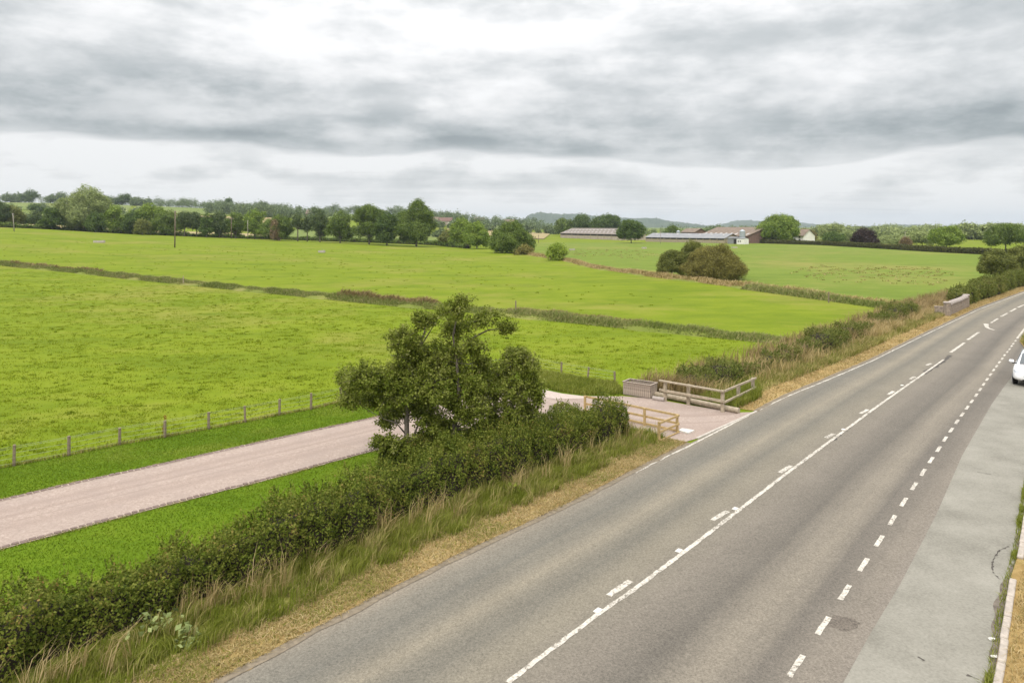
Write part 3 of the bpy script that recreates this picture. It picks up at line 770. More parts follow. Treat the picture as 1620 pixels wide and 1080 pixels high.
reed_bank('ditch_reeds', [(540, 472), (600, 478), (690, 486)], .95, 2.4, 5000, M['blade_rust'], 'rusty brown reeds in the ditch left of the alder top')
reed_bank('ditch_reeds', [(800, 495), (900, 504), (1010, 515)], .6, 1.5, 5000, M['blade_rust'], 'brown reeds in the ditch right of the alder top')
reed_bank('ditch_reeds', ditch2, .8, 2.6, 22000, M['blade_dry'], 'band of bleached tall grass along the second ditch before the green field')
reed_bank('ditch_reeds', [(1180, 457), (1300, 473), (1400, 487)], .7, 2.0, 7000, M['blade_reed'], 'greener reeds on the near side of the second ditch')
# darker tussocks in the far fields
def tussocks(name, poly, n, sz, mat_, label):
    c = scatter_poly(poly, n); P = np.repeat(c, 14, 0); P[:, :2] += RNG.normal(0, sz, (len(P), 2)) * np.array([1.4, 1.0]); P[:, 2] = Z(P[:, 0], P[:, 1])
    V, F = blade_mesh(P, sz * 1.0, sz * .8, (.1, 0, 0), spread=.8); tag(struct(mk(name, V, F, mat_), 'stuff'), label, 'grass')
tussocks('grass_tussocks', GP([(1240, 430), (1300, 420), (1480, 424), (1530, 440), (1480, 452), (1290, 446)]), 170, .20, M['blade_mix'], 'scattered tussocks across the green field left of the road')
tussocks('grass_tussocks', GP([(860, 392), (1010, 396), (1060, 405), (1000, 412), (900, 404)]), 130, .2, M['blade_mix'], 'scattered tussocks before the farm barns')
tussocks('grass_tussocks', GP([(10, 440), (400, 470), (800, 520), (1100, 545), (1020, 590), (500, 600), (0, 680)]), 500, .09, M['blade_field'], 'small darker tussocks scattered over the near pasture')
tussocks('grass_tussocks', GP([(0, 375), (700, 400), (900, 440), (1100, 480), (1000, 505), (600, 460), (0, 405)]), 500, .10, M['blade_field'], 'small darker tussocks scattered over the middle pasture')

# ------------------------------------------------------------------ hedges
def hedge(name, label, px, ht, wd, leaf, cover, mat_, off=0.0, varh=.15, group=None, sprig=0, world=False, seed=1, lumpy=.16, hprof=((0, 1), (1, 1))):
    rng = np.random.default_rng(seed)
    q = smooth_path(px if world else GP(px), .4 if leaf < .1 else 1.0, 8)
    nn, tt = normals2(q); q = q + nn * off
    L = np.linalg.norm(np.diff(q, axis=0), axis=1).sum()
    root = empty(name, (q[len(q) // 2][0], q[len(q) // 2][1], float(Z(*q[len(q) // 2]))))
    tag(root, label, 'hedge', group)
    s = np.linspace(0, L, len(q))
    ph = rng.uniform(0, 6.28, 12)
    def lump(sv, a):
        return 1 + varh * (np.sin(sv * .9 + ph[0]) * .5 + np.sin(sv * 2.3 + ph[1] + a) * .4 + np.sin(sv * 5.1 + ph[2] + 2 * a) * .3 + np.sin(sv * .33 + ph[3]) * .6) + lumpy * (np.sin(sv * 9.1 / wd + ph[4] + 1.3 * np.sin(a * 3 + ph[5])) * np.sin(a * 5.2 + ph[6] + 1.1 * np.sin(sv * 3.7 / wd)) * .6 + np.sin(sv * 21 / wd + ph[7] + 4 * a) * np.sin(a * 11 + ph[8] + sv * 2) * .4)
    def pos(sv, a, k=1.0):
        lf = lump(sv, a) * k
        end = np.clip(np.minimum(sv, L - sv) / (wd * .5) + .15, 0, 1) ** .5
        lat = wd / 2 * np.sign(np.cos(a)) * np.abs(np.cos(a)) ** .6 * lf * (.6 + .4 * end)
        zz = ht * np.interp(sv / L, *hprof) * np.abs(np.sin(a)) ** .55 * lf * (.35 + .65 * end)
        cx = np.interp(sv, s, q[:, 0]) + np.interp(sv, s, nn[:, 0]) * lat
        cy = np.interp(sv, s, q[:, 1]) + np.interp(sv, s, nn[:, 1]) * lat
        return np.stack([cx, cy, Z(cx, cy) + zz], -1), lat, zz
    n = int(cover * L * (2 * ht + wd) / (leaf * leaf * .32))
    sv = rng.uniform(0, L, n); a = rng.uniform(.02, math.pi - .02, n)
    P, lat, zz = pos(sv, a, 1 - np.abs(rng.normal(0, .14, n)) + .05)
    nrm = np.stack([np.interp(sv, s, nn[:, 0]) * np.cos(a), np.interp(sv, s, nn[:, 1]) * np.cos(a), np.sin(a) + .15], -1)
    if sprig:
        ns = int(L * sprig); s2 = rng.uniform(0, L, ns); a2 = rng.uniform(.6, 2.5, ns); B_, _, _ = pos(s2, a2, 1.0)
        kk = 9; tt_ = np.linspace(.1, 1, kk)
        dirs = unit(np.stack([rng.normal(0, .35, ns), rng.normal(0, .35, ns), np.ones(ns)], 1)) * rng.uniform(.12, .42, ns)[:, None] * (ht / 1.3)
        SP = (B_[:, None] + dirs[:, None] * tt_[None, :, None]).reshape(-1, 3)
        P = np.concatenate([P, SP]); nrm = np.concatenate([nrm, rng.normal(size=SP.shape)])
    V, F = leaf_mesh(P, unit(nrm), leaf, rng=rng)
    f = mk('foliage', V - np.array(root.location), F, mat_, root)
    m_, k_ = len(q), 9
    A_ = np.linspace(0, math.pi, k_)
    SS, AA = np.meshgrid(s, A_, indexing='ij'); PV, _, _ = pos(SS.ravel(), AA.ravel(), .74)
    Fq = np.array([(i * k_ + j, (i + 1) * k_ + j, (i + 1) * k_ + j + 1, i * k_ + j + 1) for i in range(m_ - 1) for j in range(k_ - 1)])
    mk('stems', PV - np.array(root.location), Fq, M['twig'], root, True)  # solid dark inner hull added to block the view through, in place of stems
    return root
hedge('roadside_hedge', 'dark thick hawthorn hedge between the near verge and the drive lawn', hedge_px, 1.15, 1.35, .062, 1.35, M['hedge'], off=.66, varh=.24, sprig=60, seed=3, lumpy=.26, hprof=((0, .5, .8, .9, 1), (1, 1, 1.05, 1.22, 1.25)))
hr_px = [(1150, 636), (1215, 617), (1290, 589), (1360, 560), (1425, 528), (1470, 507), (1492, 497)]
hedge('field_hedge', 'straggly roadside hedge running from the weathered rail fence to the bridge wall', hr_px, 0.78, 1.4, .085, 1.25, M['hedge_far'], off=2.2, varh=.55, sprig=30, seed=5, lumpy=.25)
hedge('field_hedge', 'olive roadside hedge beyond the bridge wall under the road bush', [(1536, 486), (1560, 476), (1590, 465), (1625, 453), (1670, 440)], 1.5, 2.0, .13, 1.6, M['hedge_far'], off=1.3, varh=.3, sprig=16, seed=6)
hedge('far_hedge', 'long trimmed dark hedge along the back of the green field', far_hedge, 1.75, 1.6, .38, 1.4, M['hedge_trim'], varh=.07, seed=8)
hedge('tree_line_hedge', 'low straggly hedge at the foot of the left tree line', [(-60, 357), (0, 359.5), (100, 364), (200, 370), (300, 374), (400, 377.5), (500, 381), (600, 384.5), (690, 388), (740, 393)], 1.5, 2.0, .42, 1.3, M['t_oak'], varh=.35, seed=9)
hedge('farm_hedge', 'dark low hedge right of the farm before the chestnut', [(1183, 382.5), (1215, 383.6), (1250, 384.6)], 2.6, 2.0, .4, 1.4, M['t_dark'], varh=.12, off=3, seed=10)

# ------------------------------------------------------------------ trees
def tree(name, label, base, H, W, kind, leaf, n_cl=20, trunk=.22, cover=1.15, shape='round', seed=0, group=None, cat='tree', lean=0.0, squash=1.0, gap=0.0):
    rng = np.random.default_rng(seed + 100)
    root = empty(name, base); tag(root, label, cat, group)
    cz0 = H * trunk; ch = H - cz0
    cl = []
    for i in range(n_cl):
        t_ = (i + .5) / n_cl; ang = i * 2.39996 + rng.uniform(-.4, .4)
        zf = rng.uniform(.12, .88) if shape != 'cone' else t_
        if shape == 'round': env = math.sqrt(max(.05, 1 - (1.75 * zf - .72) ** 2))
        elif shape == 'tall': env = .55 + .45 * math.sin(math.pi * min(1, zf * 1.1))
        elif shape == 'cone': env = max(.12, 1 - zf * .85)
        elif shape == 'flat': env = .75 + .25 * math.sin(zf * 6)
        else: env = math.sqrt(max(.08, 1 - zf ** 2 * .95))        # dome that reaches the ground
        r = W * rng.uniform(.11, .22)
        rad = max(0, W / 2 * env - r * .85)
        x, y = rad * math.cos(ang) + lean * zf * W, rad * math.sin(ang)
        cl.append(((x, y, cz0 + ch * zf * .86 + .07 * ch), (r, r, min(r * rng.uniform(.62, .9) * squash, ch * .28))))
    n0 = len(cl)
    for i in range(n0):
        c, r = cl[i]
        for _ in range(2):
            o = unit(rng.normal(size=(1, 3)))[0] * np.array(r) * 1.0
            k = rng.uniform(.35, .6); cl.append(((c[0] + o[0], c[1] + o[1], c[2] + o[2]), (r[0] * k, r[1] * k, r[2] * k)))
    r0 = W * .25 * (1 - gap)
    if gap < .5:
        cl.append(((lean * .4 * W, 0, cz0 + ch * .45), (r0 * 1.15, r0 * 1.15, ch * .36)))
    cl.append(((lean * W, 0, H - min(W * .2, ch * .2)), (W * .2, W * .2, min(W * .2, ch * .2))))
    P, N = clump_points(cl, leaf, cover, rng)
    P[:, 2] = np.maximum(P[:, 2], .05)
    N[:, 2] += .25
    V, F = leaf_mesh(P, unit(N), leaf, rng=rng)
    mk('crown', V, F, M['t_' + kind] if 't_' + kind in M else M[kind], root)
    tr = max(.03, H * .022)
    paths = [([(0, 0, -.3), (0, 0, cz0 * .6), (lean * W * .3, 0, cz0 + ch * .3), (lean * W * .7, 0, cz0 + ch * .75)], [tr * 1.25, tr, tr * .7, tr * .2])]
    for c, r in cl[:10]:
        z0 = min(cz0 * .9 + ch * .1, c[2] * .7)
        paths.append(([(0, 0, z0), (c[0] * .5, c[1] * .5, (z0 + c[2]) * .5), c], [tr * .5, tr * .32, tr * .1]))
    V, F = tube(paths, 5); mk('trunk', V, F, M['bark'], root, True)
    return root
_sd = [0]
def tpx(name, label, l, r, top, D, kind, base=None, **kw):
    """tree from its extent in the picture: left, right, top and either its distance or the row of its foot"""
    c = (l + r) / 2
    if base is not None: g = G(c, base); D = g.y
    x = (c - 810) / FPX * D; zb = float(Z(x, D)); ztop = CAM_H - (top - HORIZ) / FPX * D
    W = (r - l) / FPX * D; H = max(1.0, ztop - zb)
    leaf = kw.pop('leaf', max(.07, D * .0016)); _sd[0] += 1
    return tree(name, label, (x, D, zb), H, W, kind, leaf, seed=_sd[0], **kw)
G1 = 'trees of the left tree line'
tpx('pine_tree', 'dark pine cut by the left picture edge', -26, 12, 316, 290, 'pine', shape='tall', trunk=.05, group=G1)
tpx('pine_tree', 'brownish pine behind the leaning pole at far left', 0, 36, 327, 296, 'olive', shape='tall', trunk=.05, group=G1)
tpx('pine_tree', 'small open pine between the leaning pole and the dark conifer', 40, 68, 333, 300, 'pine', shape='tall', trunk=.3, gap=.6, n_cl=9, group=G1)
tpx('pine_tree', 'broad dark conifer just left of the huge pale poplar', 66, 99, 329, 292, 'dark', shape='ground', trunk=.05, group=G1)
tpx('poplar_tree', 'huge pale green poplar, tallest crown at the left', 92, 164, 294, 300, 'pale', shape='tall', trunk=.04, n_cl=26, cover=1.0, lean=.12, group=G1)
tpx('broadleaf_tree', 'dark tree in front of the right foot of the poplar', 136, 166, 336, 288, 'dark', shape='ground', trunk=.05, group=G1)
tpx('broadleaf_tree', 'light green rounded tree right of the poplar', 163, 199, 324, 300, 'green', trunk=.05, group=G1)
tpx('broadleaf_tree', 'dark tree between the light green tree and the first field pole', 194, 228, 334, 296, 'dark', trunk=.05, group=G1)
tpx('broadleaf_tree', 'broad mid green tree left of the first field pole', 212, 262, 323, 304, 'green', n_cl=18, trunk=.05, group=G1)
tpx('hawthorn_bush', 'olive brown bush at the foot of the broad green tree', 212, 238, 348, 284, 'olive', shape='ground', trunk=.02, cat='bush', group=G1)
tpx('broadleaf_tree', 'dark tree directly behind the first field pole', 246, 290, 333, 300, 'oak', trunk=.05, group=G1)
tpx('pine_tree', 'pine with bare trunk just right of the first field pole', 280, 304, 334, 292, 'pine', shape='tall', trunk=.35, group=G1)
tpx('pine_tree', 'grey green pine midway between the two field poles', 298, 324, 336, 294, 'pine', shape='tall', trunk=.3, group=G1)
tpx('broadleaf_tree', 'narrow very dark tree between the two field poles', 316, 338, 338, 288, 'dark', shape='ground', trunk=.06, group=G1)
tpx('pine_tree', 'bushy pine left of the crossarm pole', 332, 362, 335, 292, 'pine', trunk=.05, group=G1)
tpx('pine_tree', 'bushy pine right of the crossarm pole', 356, 388, 336, 294, 'oak', trunk=.05, group=G1)
tpx('broadleaf_tree', 'mid green tree right of the pale short pole', 384, 422, 332, 296, 'green', trunk=.05, group=G1)
tpx('broadleaf_tree', 'dark green tree with brown dying branches on its left side', 418, 462, 340, 286, 'oak', trunk=.05, group=G1)
tpx('dying_bush', 'brown dying conifer at the foot of the dark green tree', 426, 442, 349, 281, 'brown', shape='cone', trunk=.05, cat='bush', group=G1)
tpx('pine_tree', 'slim pine with long bare trunk in the middle of the tree line', 460, 482, 337, 285, 'pine', shape='tall', trunk=.5, n_cl=8, group=G1)
tpx('pine_tree', 'slim pine beside the bare trunked one', 476, 496, 342, 286, 'pine', shape='tall', trunk=.4, n_cl=8, group=G1)
tpx('pine_tree', 'tall pine left of the pair of dense pines', 490, 522, 331, 284, 'pine', trunk=.05, group=G1)
tpx('pine_tree', 'dense dark pine left of the big spreading tree', 518, 558, 334, 282, 'oak', trunk=.05, group=G1)
tpx('broadleaf_tree', 'big spreading tree with open top left of the great oak', 556, 612, 323, 280, 'oak', n_cl=18, trunk=.05, gap=.3, group=G1)
tpx('broadleaf_tree', 'tree between the spreading tree and the great oak', 592, 632, 335, 272, 'dark', trunk=.08, group=G1)
tpx('oak_tree', 'great dense oak, tallest at the right end of the tree line', 627, 690, 319, 268, 'oak', n_cl=24, shape='ground', trunk=.06, cover=1.5, group=G1)
tpx('hawthorn_bush', 'grey green bush right of the great oak', 694, 722, 364, 0, 'olive', base=389, shape='ground', trunk=.02, cat='bush')
tpx('field_tree', 'leafy green tree right of the great oak, rear of the pair', 708, 750, 345, 0, 'green', base=390.5, shape='ground', trunk=.06)
tpx('field_tree', 'leafy green tree, front of the pair left of the round bush tree', 733, 776, 352, 0, 'green', base=393.5, shape='ground', trunk=.06)
tpx('field_tree', 'round dark green bush tree standing alone mid picture before the barns', 776, 844, 350, 0, 'oak', base=400, shape='ground', trunk=.06, n_cl=22, cover=1.5)
tpx('hawthorn_bush', 'small rust tinged bush at the foot of the round bush tree', 812, 846, 390, 0, 'rust', base=403, shape='ground', trunk=.02, cat='bush', n_cl=7)
tpx('hawthorn_bush', 'yellow green round bush alone by the second ditch', 864, 899, 386, 0, 'bright', base=412, shape='ground', trunk=.03, cat='bush')
tpx('blackthorn_bush', 'tall rear bush of the brown green clump in the pasture', 1070, 1118, 380, 0, 'olive', base=437, shape='ground', trunk=.03, cat='bush', n_cl=34, leaf=.13, cover=1.0, gap=.6)
tpx('blackthorn_bush', 'left bush of the brown green clump in the pasture', 1039, 1086, 396, 0, 'olive', base=437, shape='ground', trunk=.03, cat='bush', n_cl=30, leaf=.13, cover=1.0, gap=.6)
tpx('blackthorn_bush', 'wide rust tinged bush, right end of the clump in the pasture', 1086, 1177, 394, 0, 'rust', base=442, shape='ground', trunk=.03, cat='bush', n_cl=44, leaf=.13, cover=1.0, gap=.6)
# farm trees
tpx('broadleaf_tree', 'dark tree behind the left end of the long brown barn', 878, 908, 346, 540, 'oak', trunk=.1)
tpx('broadleaf_tree', 'taller dark tree behind the left part of the long brown barn', 903, 936, 339, 545, 'dark', trunk=.1)
tpx('broadleaf_tree', 'wide dark tree behind the middle of the long brown barn', 936, 984, 341, 530, 'dark', trunk=.1, n_cl=18)
tpx('oak_tree', 'round dark oak with clear trunk between the two barns', 977, 1020, 351, 0, 'dark', base=384.8, trunk=.24, cover=1.5, n_cl=18)
tpx('broadleaf_tree', 'small tree behind the grey barn roof', 1053, 1074, 357, 480, 'oak', trunk=.1)
tpx('chestnut_tree', 'large round chestnut in front of the white gabled house', 1205, 1264, 340, 0, 'green', base=385, trunk=.12, cover=1.5, n_cl=24)
tpx('broadleaf_tree', 'reddish brown tree right of the white gabled house', 1264, 1290, 364, 380, 'rust', trunk=.1)
tpx('willow_tree', 'pale grey green willow behind the dark round tree', 1296, 1338, 356, 400, 'pale', trunk=.1)
tpx('broadleaf_tree', 'dark round tree between the willow and the copper beech', 1303, 1334, 367, 345, 'dark', trunk=.08)
tpx('broadleaf_tree', 'yellow green small tree left of the copper beech', 1332, 1354, 366, 370, 'pale', trunk=.08)
tpx('copper_beech', 'dark purple copper beech above the far hedge', 1349, 1386, 361, 0, 'copper', base=389.5, shape='ground', trunk=.08, cover=1.6)
tpx('broadleaf_tree', 'low grey green tree right of the copper beech', 1388, 1440, 374, 330, 'pale', shape='ground', trunk=.05)
tpx('hawthorn_bush', 'brown bush standing above the far hedge', 1426, 1440, 375, 290, 'brown', shape='ground', trunk=.1, cat='bush')
tpx('broadleaf_tree', 'loose green tree left of the twin right hand trees', 1440, 1478, 367, 300, 'pale', trunk=.12)
tpx('broadleaf_tree', 'round mid green tree above the right end of the far hedge', 1474, 1521, 360, 0, 'green', base=394.5, trunk=.16, n_cl=18)
tpx('broadleaf_tree', 'open crowned oak near the right picture edge', 1564, 1618, 354, 0, 'oak', base=397.5, trunk=.2, n_cl=16)
tpx('roadside_bush', 'large olive bush overhanging the hedge at the right picture edge', 1553, 1606, 397, 104, 'olive', shape='round', trunk=.1, cat='bush', n_cl=18, leaf=.17, cover=1.5)
tpx('roadside_bush', 'tall olive bush cut by the right picture edge', 1590, 1650, 388, 108, 'olive', shape='ground', trunk=.06, cat='bush', n_cl=18, leaf=.17, cover=1.5)
# trees on the hill skyline
G2 = 'trees on the left hill'
for l, r, t_, D, k_, lab in [(35, 60, 301, 900, 'dark', 'large dark domed tree on the hill skyline at far left'), (4, 22, 308, 905, 'far', 'tree left of the dark domed tree on the hill skyline'),
        (18, 36, 307, 910, 'far', 'tree touching the left of the dark domed skyline tree'), (74, 92, 309, 900, 'far', 'tree on the skyline just left of the poplar top'), (88, 106, 306, 905, 'far', 'tree on the skyline touching the poplar top'),
        (160, 184, 312, 880, 'far', 'tree on the skyline just right of the poplar'), (182, 206, 308, 890, 'dark', 'tallest skyline tree right of the poplar'), (206, 226, 314, 880, 'far', 'round skyline tree above the broad green tree'),
        (222, 242, 315, 885, 'far', 'second skyline tree above the broad green tree'), (46, 68, 324, 620, 'dark', 'dark round tree in the hill meadow at far left'), (356, 366, 314, 990, 'dark', 'small tower like tree standing out of the hill wood'),
        (404, 424, 320, 800, 'far', 'domed tree at the right end of the hill wood'), (486, 514, 328, 640, 'far', 'grey green tree behind the tall pine'), (716, 732, 335, 900, 'far', 'tall tree standing out of the far village trees')]:
    tpx('hill_tree', lab, l, r, t_, D, k_, trunk=.08, n_cl=9, group=G2, leaf=D * .0017)
# woods and hedgerow trees too far away to tell apart
def wood(name, label, rows, kind, seed):
    rng = np.random.default_rng(seed); Ps, Ns = [], []; leaf = 1.0
    for (p0, p1, D0, D1, h0, h1, sp) in rows:
        px = p0
        while px < p1:
            f = (px - p0) / (p1 - p0); D = D0 + (D1 - D0) * f + rng.normal(0, 6); hh = rng.uniform(h0, h1); ww = hh * rng.uniform(.35, .6)
            x = (px - 810) / FPX * D; z = float(Z(x, D)); leaf = max(.5, D * .0016)
            cl = [((x, D, z + hh * .55), (ww, ww, hh * .48))] + [((x + rng.normal(0, ww * .6), D + rng.normal(0, ww * .5), z + hh * rng.uniform(.3, .85)), (ww * .5, ww * .5, hh * .2)) for _ in range(3)]
            P, N = clump_points(cl, leaf, 1.1, rng); Ps.append(P); Ns.append(N)
            px += sp * rng.uniform(.5, 1.5)
    P, N = np.concatenate(Ps), np.concatenate(Ns); N[:, 2] += .3
    V, F = leaf_mesh(P, unit(N), leaf, rng=rng)
    return tag(struct(mk(name, V, F, M['t_' + kind]), 'stuff'), label, 'wood')
wood('far_wood', 'wood along the crest of the left hill', [(248, 460, 940, 820, 7, 12, 8), (255, 420, 900, 800, 6, 10, 9), (400, 520, 700, 640, 6, 10, 9), (-80, 240, 960, 950, 6, 10, 10), (330, 440, 720, 660, 7, 12, 9)], 'far', 1)
wood('far_wood', 'hedgerow trees on the lower slope behind the left tree line', [(-80, 240, 650, 640, 3, 7, 14), (160, 420, 520, 470, 3, 6, 14), (0, 90, 430, 430, 3, 6, 14), (420, 700, 500, 430, 3, 6, 14), (440, 640, 760, 700, 5, 9, 11)], 'far', 2)
wood('far_wood', 'line of far village trees above the round bush tree', [(520, 860, 980, 1000, 7, 14, 8), (690, 900, 620, 600, 4, 7, 10), (640, 800, 800, 780, 5, 10, 10), (830, 960, 900, 860, 6, 9, 9)], 'far', 3)
wood('far_wood', 'far trees on the plain behind the farm', [(960, 1220, 800, 800, 5, 9, 9), (1000, 1220, 600, 560, 4, 6, 10), (1180, 1420, 900, 850, 6, 9, 9), (1120, 1210, 470, 450, 5, 9, 9)], 'far', 4)
wood('far_wood', 'grey green woodland strip behind the right hand trees', [(1520, 1680, 430, 380, 6, 9, 8), (1390, 1500, 480, 440, 4, 6, 10), (1290, 1500, 700, 640, 5, 8, 9), (1400, 1680, 900, 800, 6, 10, 8)], 'pale', 5)

# far ridges
def ridge(name, prof, D, depth, mat_, seed):
    rng = np.random.default_rng(seed); p0, p1 = prof[0][0], prof[-1][0]; n = 260
    px = np.linspace(p0, p1, n); top = np.interp(px, [p[0] for p in prof], [p[1] for p in prof]); base = HORIZ + 6
    rows = 16; V = []
    for j in range(rows):
        f = j / (rows - 1); g = math.sin(min(1, f * 1.25) * math.pi / 2)
        for i in range(n):
            d = D + depth * f; zt = CAM_H + (HORIZ - top[i]) / FPX * (D + depth * .8)
            z = -8 + (zt + 8) * g + rng.normal(0, 3.2) * g + 5 * math.sin(i * .23 + j) * math.sin(j * 1.3 + i * .05) * g
            V.append(((px[i] - 810) / FPX * d, d, z))
    F = np.array([(j * n + i, j * n + i + 1, (j + 1) * n + i + 1, (j + 1) * n + i) for j in range(rows - 1) for i in range(n - 1)])
    return struct(mk(name, V, F, mat_))
M['ridge'] = turf('wooded_hill', (.030, .048, .024), (.048, .070, .032), (.075, .095, .045), (.15, .19, .07), .35, big=.0045, tuft=.05, bumpd=4.0)
ridge('hills', [(760, 364), (826, 349), (836, 341), (852, 337.5), (890, 339), (935, 341), (965, 345), (1000, 345.5), (1040, 347), (1065, 351), (1100, 356), (1150, 359), (1200, 362)], 3600, 700, M['ridge'], 1)
ridge('hills', [(1090, 363), (1140, 357), (1165, 350), (1185, 348.5), (1215, 351), (1255, 352), (1290, 355), (1340, 359), (1375, 359), (1405, 357), (1470, 356.5), (1490, 358.5), (1530, 362.5), (1640, 364), (1800, 364)], 4600, 800, M['ridge'], 2)

# ------------------------------------------------------------------ the alder and its neighbour
def img3(px, py, D): return Vector(((px - 810) / FPX * D, D, CAM_H - (py - HORIZ) / FPX * D))
def zc7(x, y): return (500 + x / 3.485, 450 + y / 3.485)
def stemmed_tree(name, label, D, base_px, clumps7, stems7, leaf, cover, mat_, seed, dj=.7):
    rng = np.random.default_rng(seed)
    b = G(*base_px); root = empty(name, b); tag(root, label, 'tree')
    cl = []
    for (x, y, rx, ry) in clumps7:
        c = img3(*zc7(x, y), D + rng.uniform(-dj, dj)) - b; s = D / FPX / 3.485
        rr = np.array([rx, (rx + ry) / 2, ry]) * s
        cl.append((tuple(c), tuple(rr)))
    tw, P, N = [], [], []
    for c, rr in cl:
        nt_ = int(cover * rng.uniform(24, 52) * (rr[0] * rr[2] / .12) ** .85) + 5
        o = unit(rng.normal(size=(nt_, 3))) * (rng.uniform(.1, 1.0, (nt_, 1)) ** .55) * rng.uniform(.8, 1.25, (nt_, 1)) * np.array(rr)
        t_ = np.array(c) + o; tw += [(tuple(c), tuple(q)) for q in t_[::2]]
        k = 26; q = np.repeat(t_, k, 0); ax = np.repeat(unit(o + rng.normal(0, .1, o.shape)), k, 0)
        q = q + ax * rng.uniform(-.16, .08, (len(q), 1)) + rng.normal(0, .055, q.shape)
        P.append(q); N.append(ax * .6 + np.array([0, 0, .5]))
    P, N = np.concatenate(P), np.concatenate(N); P[:, 2] = np.maximum(P[:, 2], .05)
    V, F = leaf_mesh(P, unit(N), leaf, aspect=.8, bias=.7, rng=rng); mk('crown', V, F, mat_, root)
    paths = []
    for pts, r0, r1 in stems7:
        pp = [img3(*zc7(x, y), D + dz) - b for x, y, dz in pts]
        if pts[0][1] > 900: pp[0].z = -.1
        paths.append((pp, list(np.linspace(r0, r1, len(pp)))))
    stem_pts = [(p, r) for pth in paths for p, r in zip(*pth)]
    for c, q in tw: paths.append(([Vector(c), (Vector(c) + Vector(q)) / 2 + Vector((0, 0, -.03)), Vector(q)], [.007, .005, .003]))
    for c, r in cl:
        c = Vector(c); j = min(range(len(stem_pts)), key=lambda q: (stem_pts[q][0] - c).length + max(0, stem_pts[q][0].z - c.z) * 2)
        s_, rr = stem_pts[j]
        if (s_ - c).length > .15: paths.append(([s_, (s_ + c) / 2 + Vector((0, 0, -.05)), c], [min(rr * .5, .03), .016, .006]))
    V, F = tube(paths, 6); mk('trunk', V, F, M['bark'], root, True)
    return root
al = [(760, 135, 125, 75), (930, 190, 115, 60), (1055, 235, 65, 45), (600, 195, 75, 55), (480, 300, 105, 80), (770, 240, 110, 70), (800, 90, 30, 30), (280, 510, 130, 90), (185, 520, 75, 70), (210, 630, 105, 60), (400, 590, 120, 100),
      (560, 410, 140, 100), (700, 400, 140, 95), (860, 340, 80, 75), (640, 560, 140, 110), (790, 520, 100, 95), (440, 700, 100, 55), (640, 740, 130, 80), (560, 670, 110, 70), (740, 640, 75, 60), (900, 430, 70, 70), (880, 560, 70, 70), (330, 640, 90, 60), (470, 480, 90, 70), (820, 720, 65, 65), (390, 760, 60, 35),
      (470, 880, 115, 60), (640, 870, 100, 60), (560, 960, 140, 60), (720, 860, 45, 55), (440, 960, 90, 50), (360, 870, 70, 45), (620, 940, 120, 60), (760, 930, 90, 60), (860, 860, 70, 60), (900, 690, 70, 70), (930, 780, 80, 60), (870, 630, 70, 60), (700, 790, 90, 70), (540, 560, 100, 80)]
stA = [([(460, 1010, 0), (500, 820, 0), (500, 620, .1), (530, 430, .1), (600, 260, .1), (600, 190, .1)], .11, .02), ([(690, 980, .1), (760, 800, .1), (790, 620, .1), (775, 430, 0), (755, 280, 0), (790, 110, 0)], .10, .015),
       ([(500, 620, .1), (400, 560, -.2), (260, 520, -.3), (170, 530, -.3)], .05, .012), ([(530, 430, .1), (480, 400, 0), (410, 390, 0)], .04, .012), ([(775, 430, 0), (850, 300, .2), (950, 250, .2), (1060, 240, .2)], .05, .01),
       ([(500, 830, 0), (440, 760, -.2), (370, 740, -.3)], .035, .01), ([(510, 900, 0), (560, 780, .2), (640, 620, .3)], .05, .015), ([(530, 430, .1), (590, 320, -.2), (690, 160, -.2)], .04, .01)]
stemmed_tree('alder_tree', 'many stemmed green alder in the near hedge before the gravel drive', 23.9, (672, 732), al, stA, .072, 1.25, M['alder'], 11)
wl_ = [(1120, 385, 55, 45), (1070, 370, 35, 30), (1230, 560, 40, 70), (930, 520, 60, 60), (1100, 430, 110, 70), (1180, 470, 70, 90), (1010, 500, 120, 95), (1080, 580, 120, 95), (960, 600, 75, 70), (1170, 570, 60, 70), (1060, 690, 110, 75), (1150, 690, 80, 80), (960, 690, 50, 60), (1215, 640, 35, 55), (1080, 780, 140, 60), (980, 800, 90, 50), (1090, 850, 110, 50)]
stB = [([(1060, 960, 0), (1050, 780, 0), (1040, 620, 0), (1060, 480, 0), (1110, 390, 0)], .09, .015), ([(1050, 780, 0), (1120, 640, .2), (1180, 480, .2)], .05, .012), ([(1050, 780, 0), (970, 690, -.2), (930, 640, -.2)], .035, .01)]
stemmed_tree('goat_willow', 'smaller bushy tree just right of the alder, rising from the hedge', 24.8, (806, 723), wl_, stB, .068, 1.1, M['alder'], 12)
hedge('thicket', 'bramble thicket at the foot of the alder joining the hedge', [(600, 742), (680, 735), (760, 722), (850, 700), (930, 682)], .9, 1.3, .055, 1.5, M['hedge'], off=.1, varh=.3, sprig=30, seed=14)

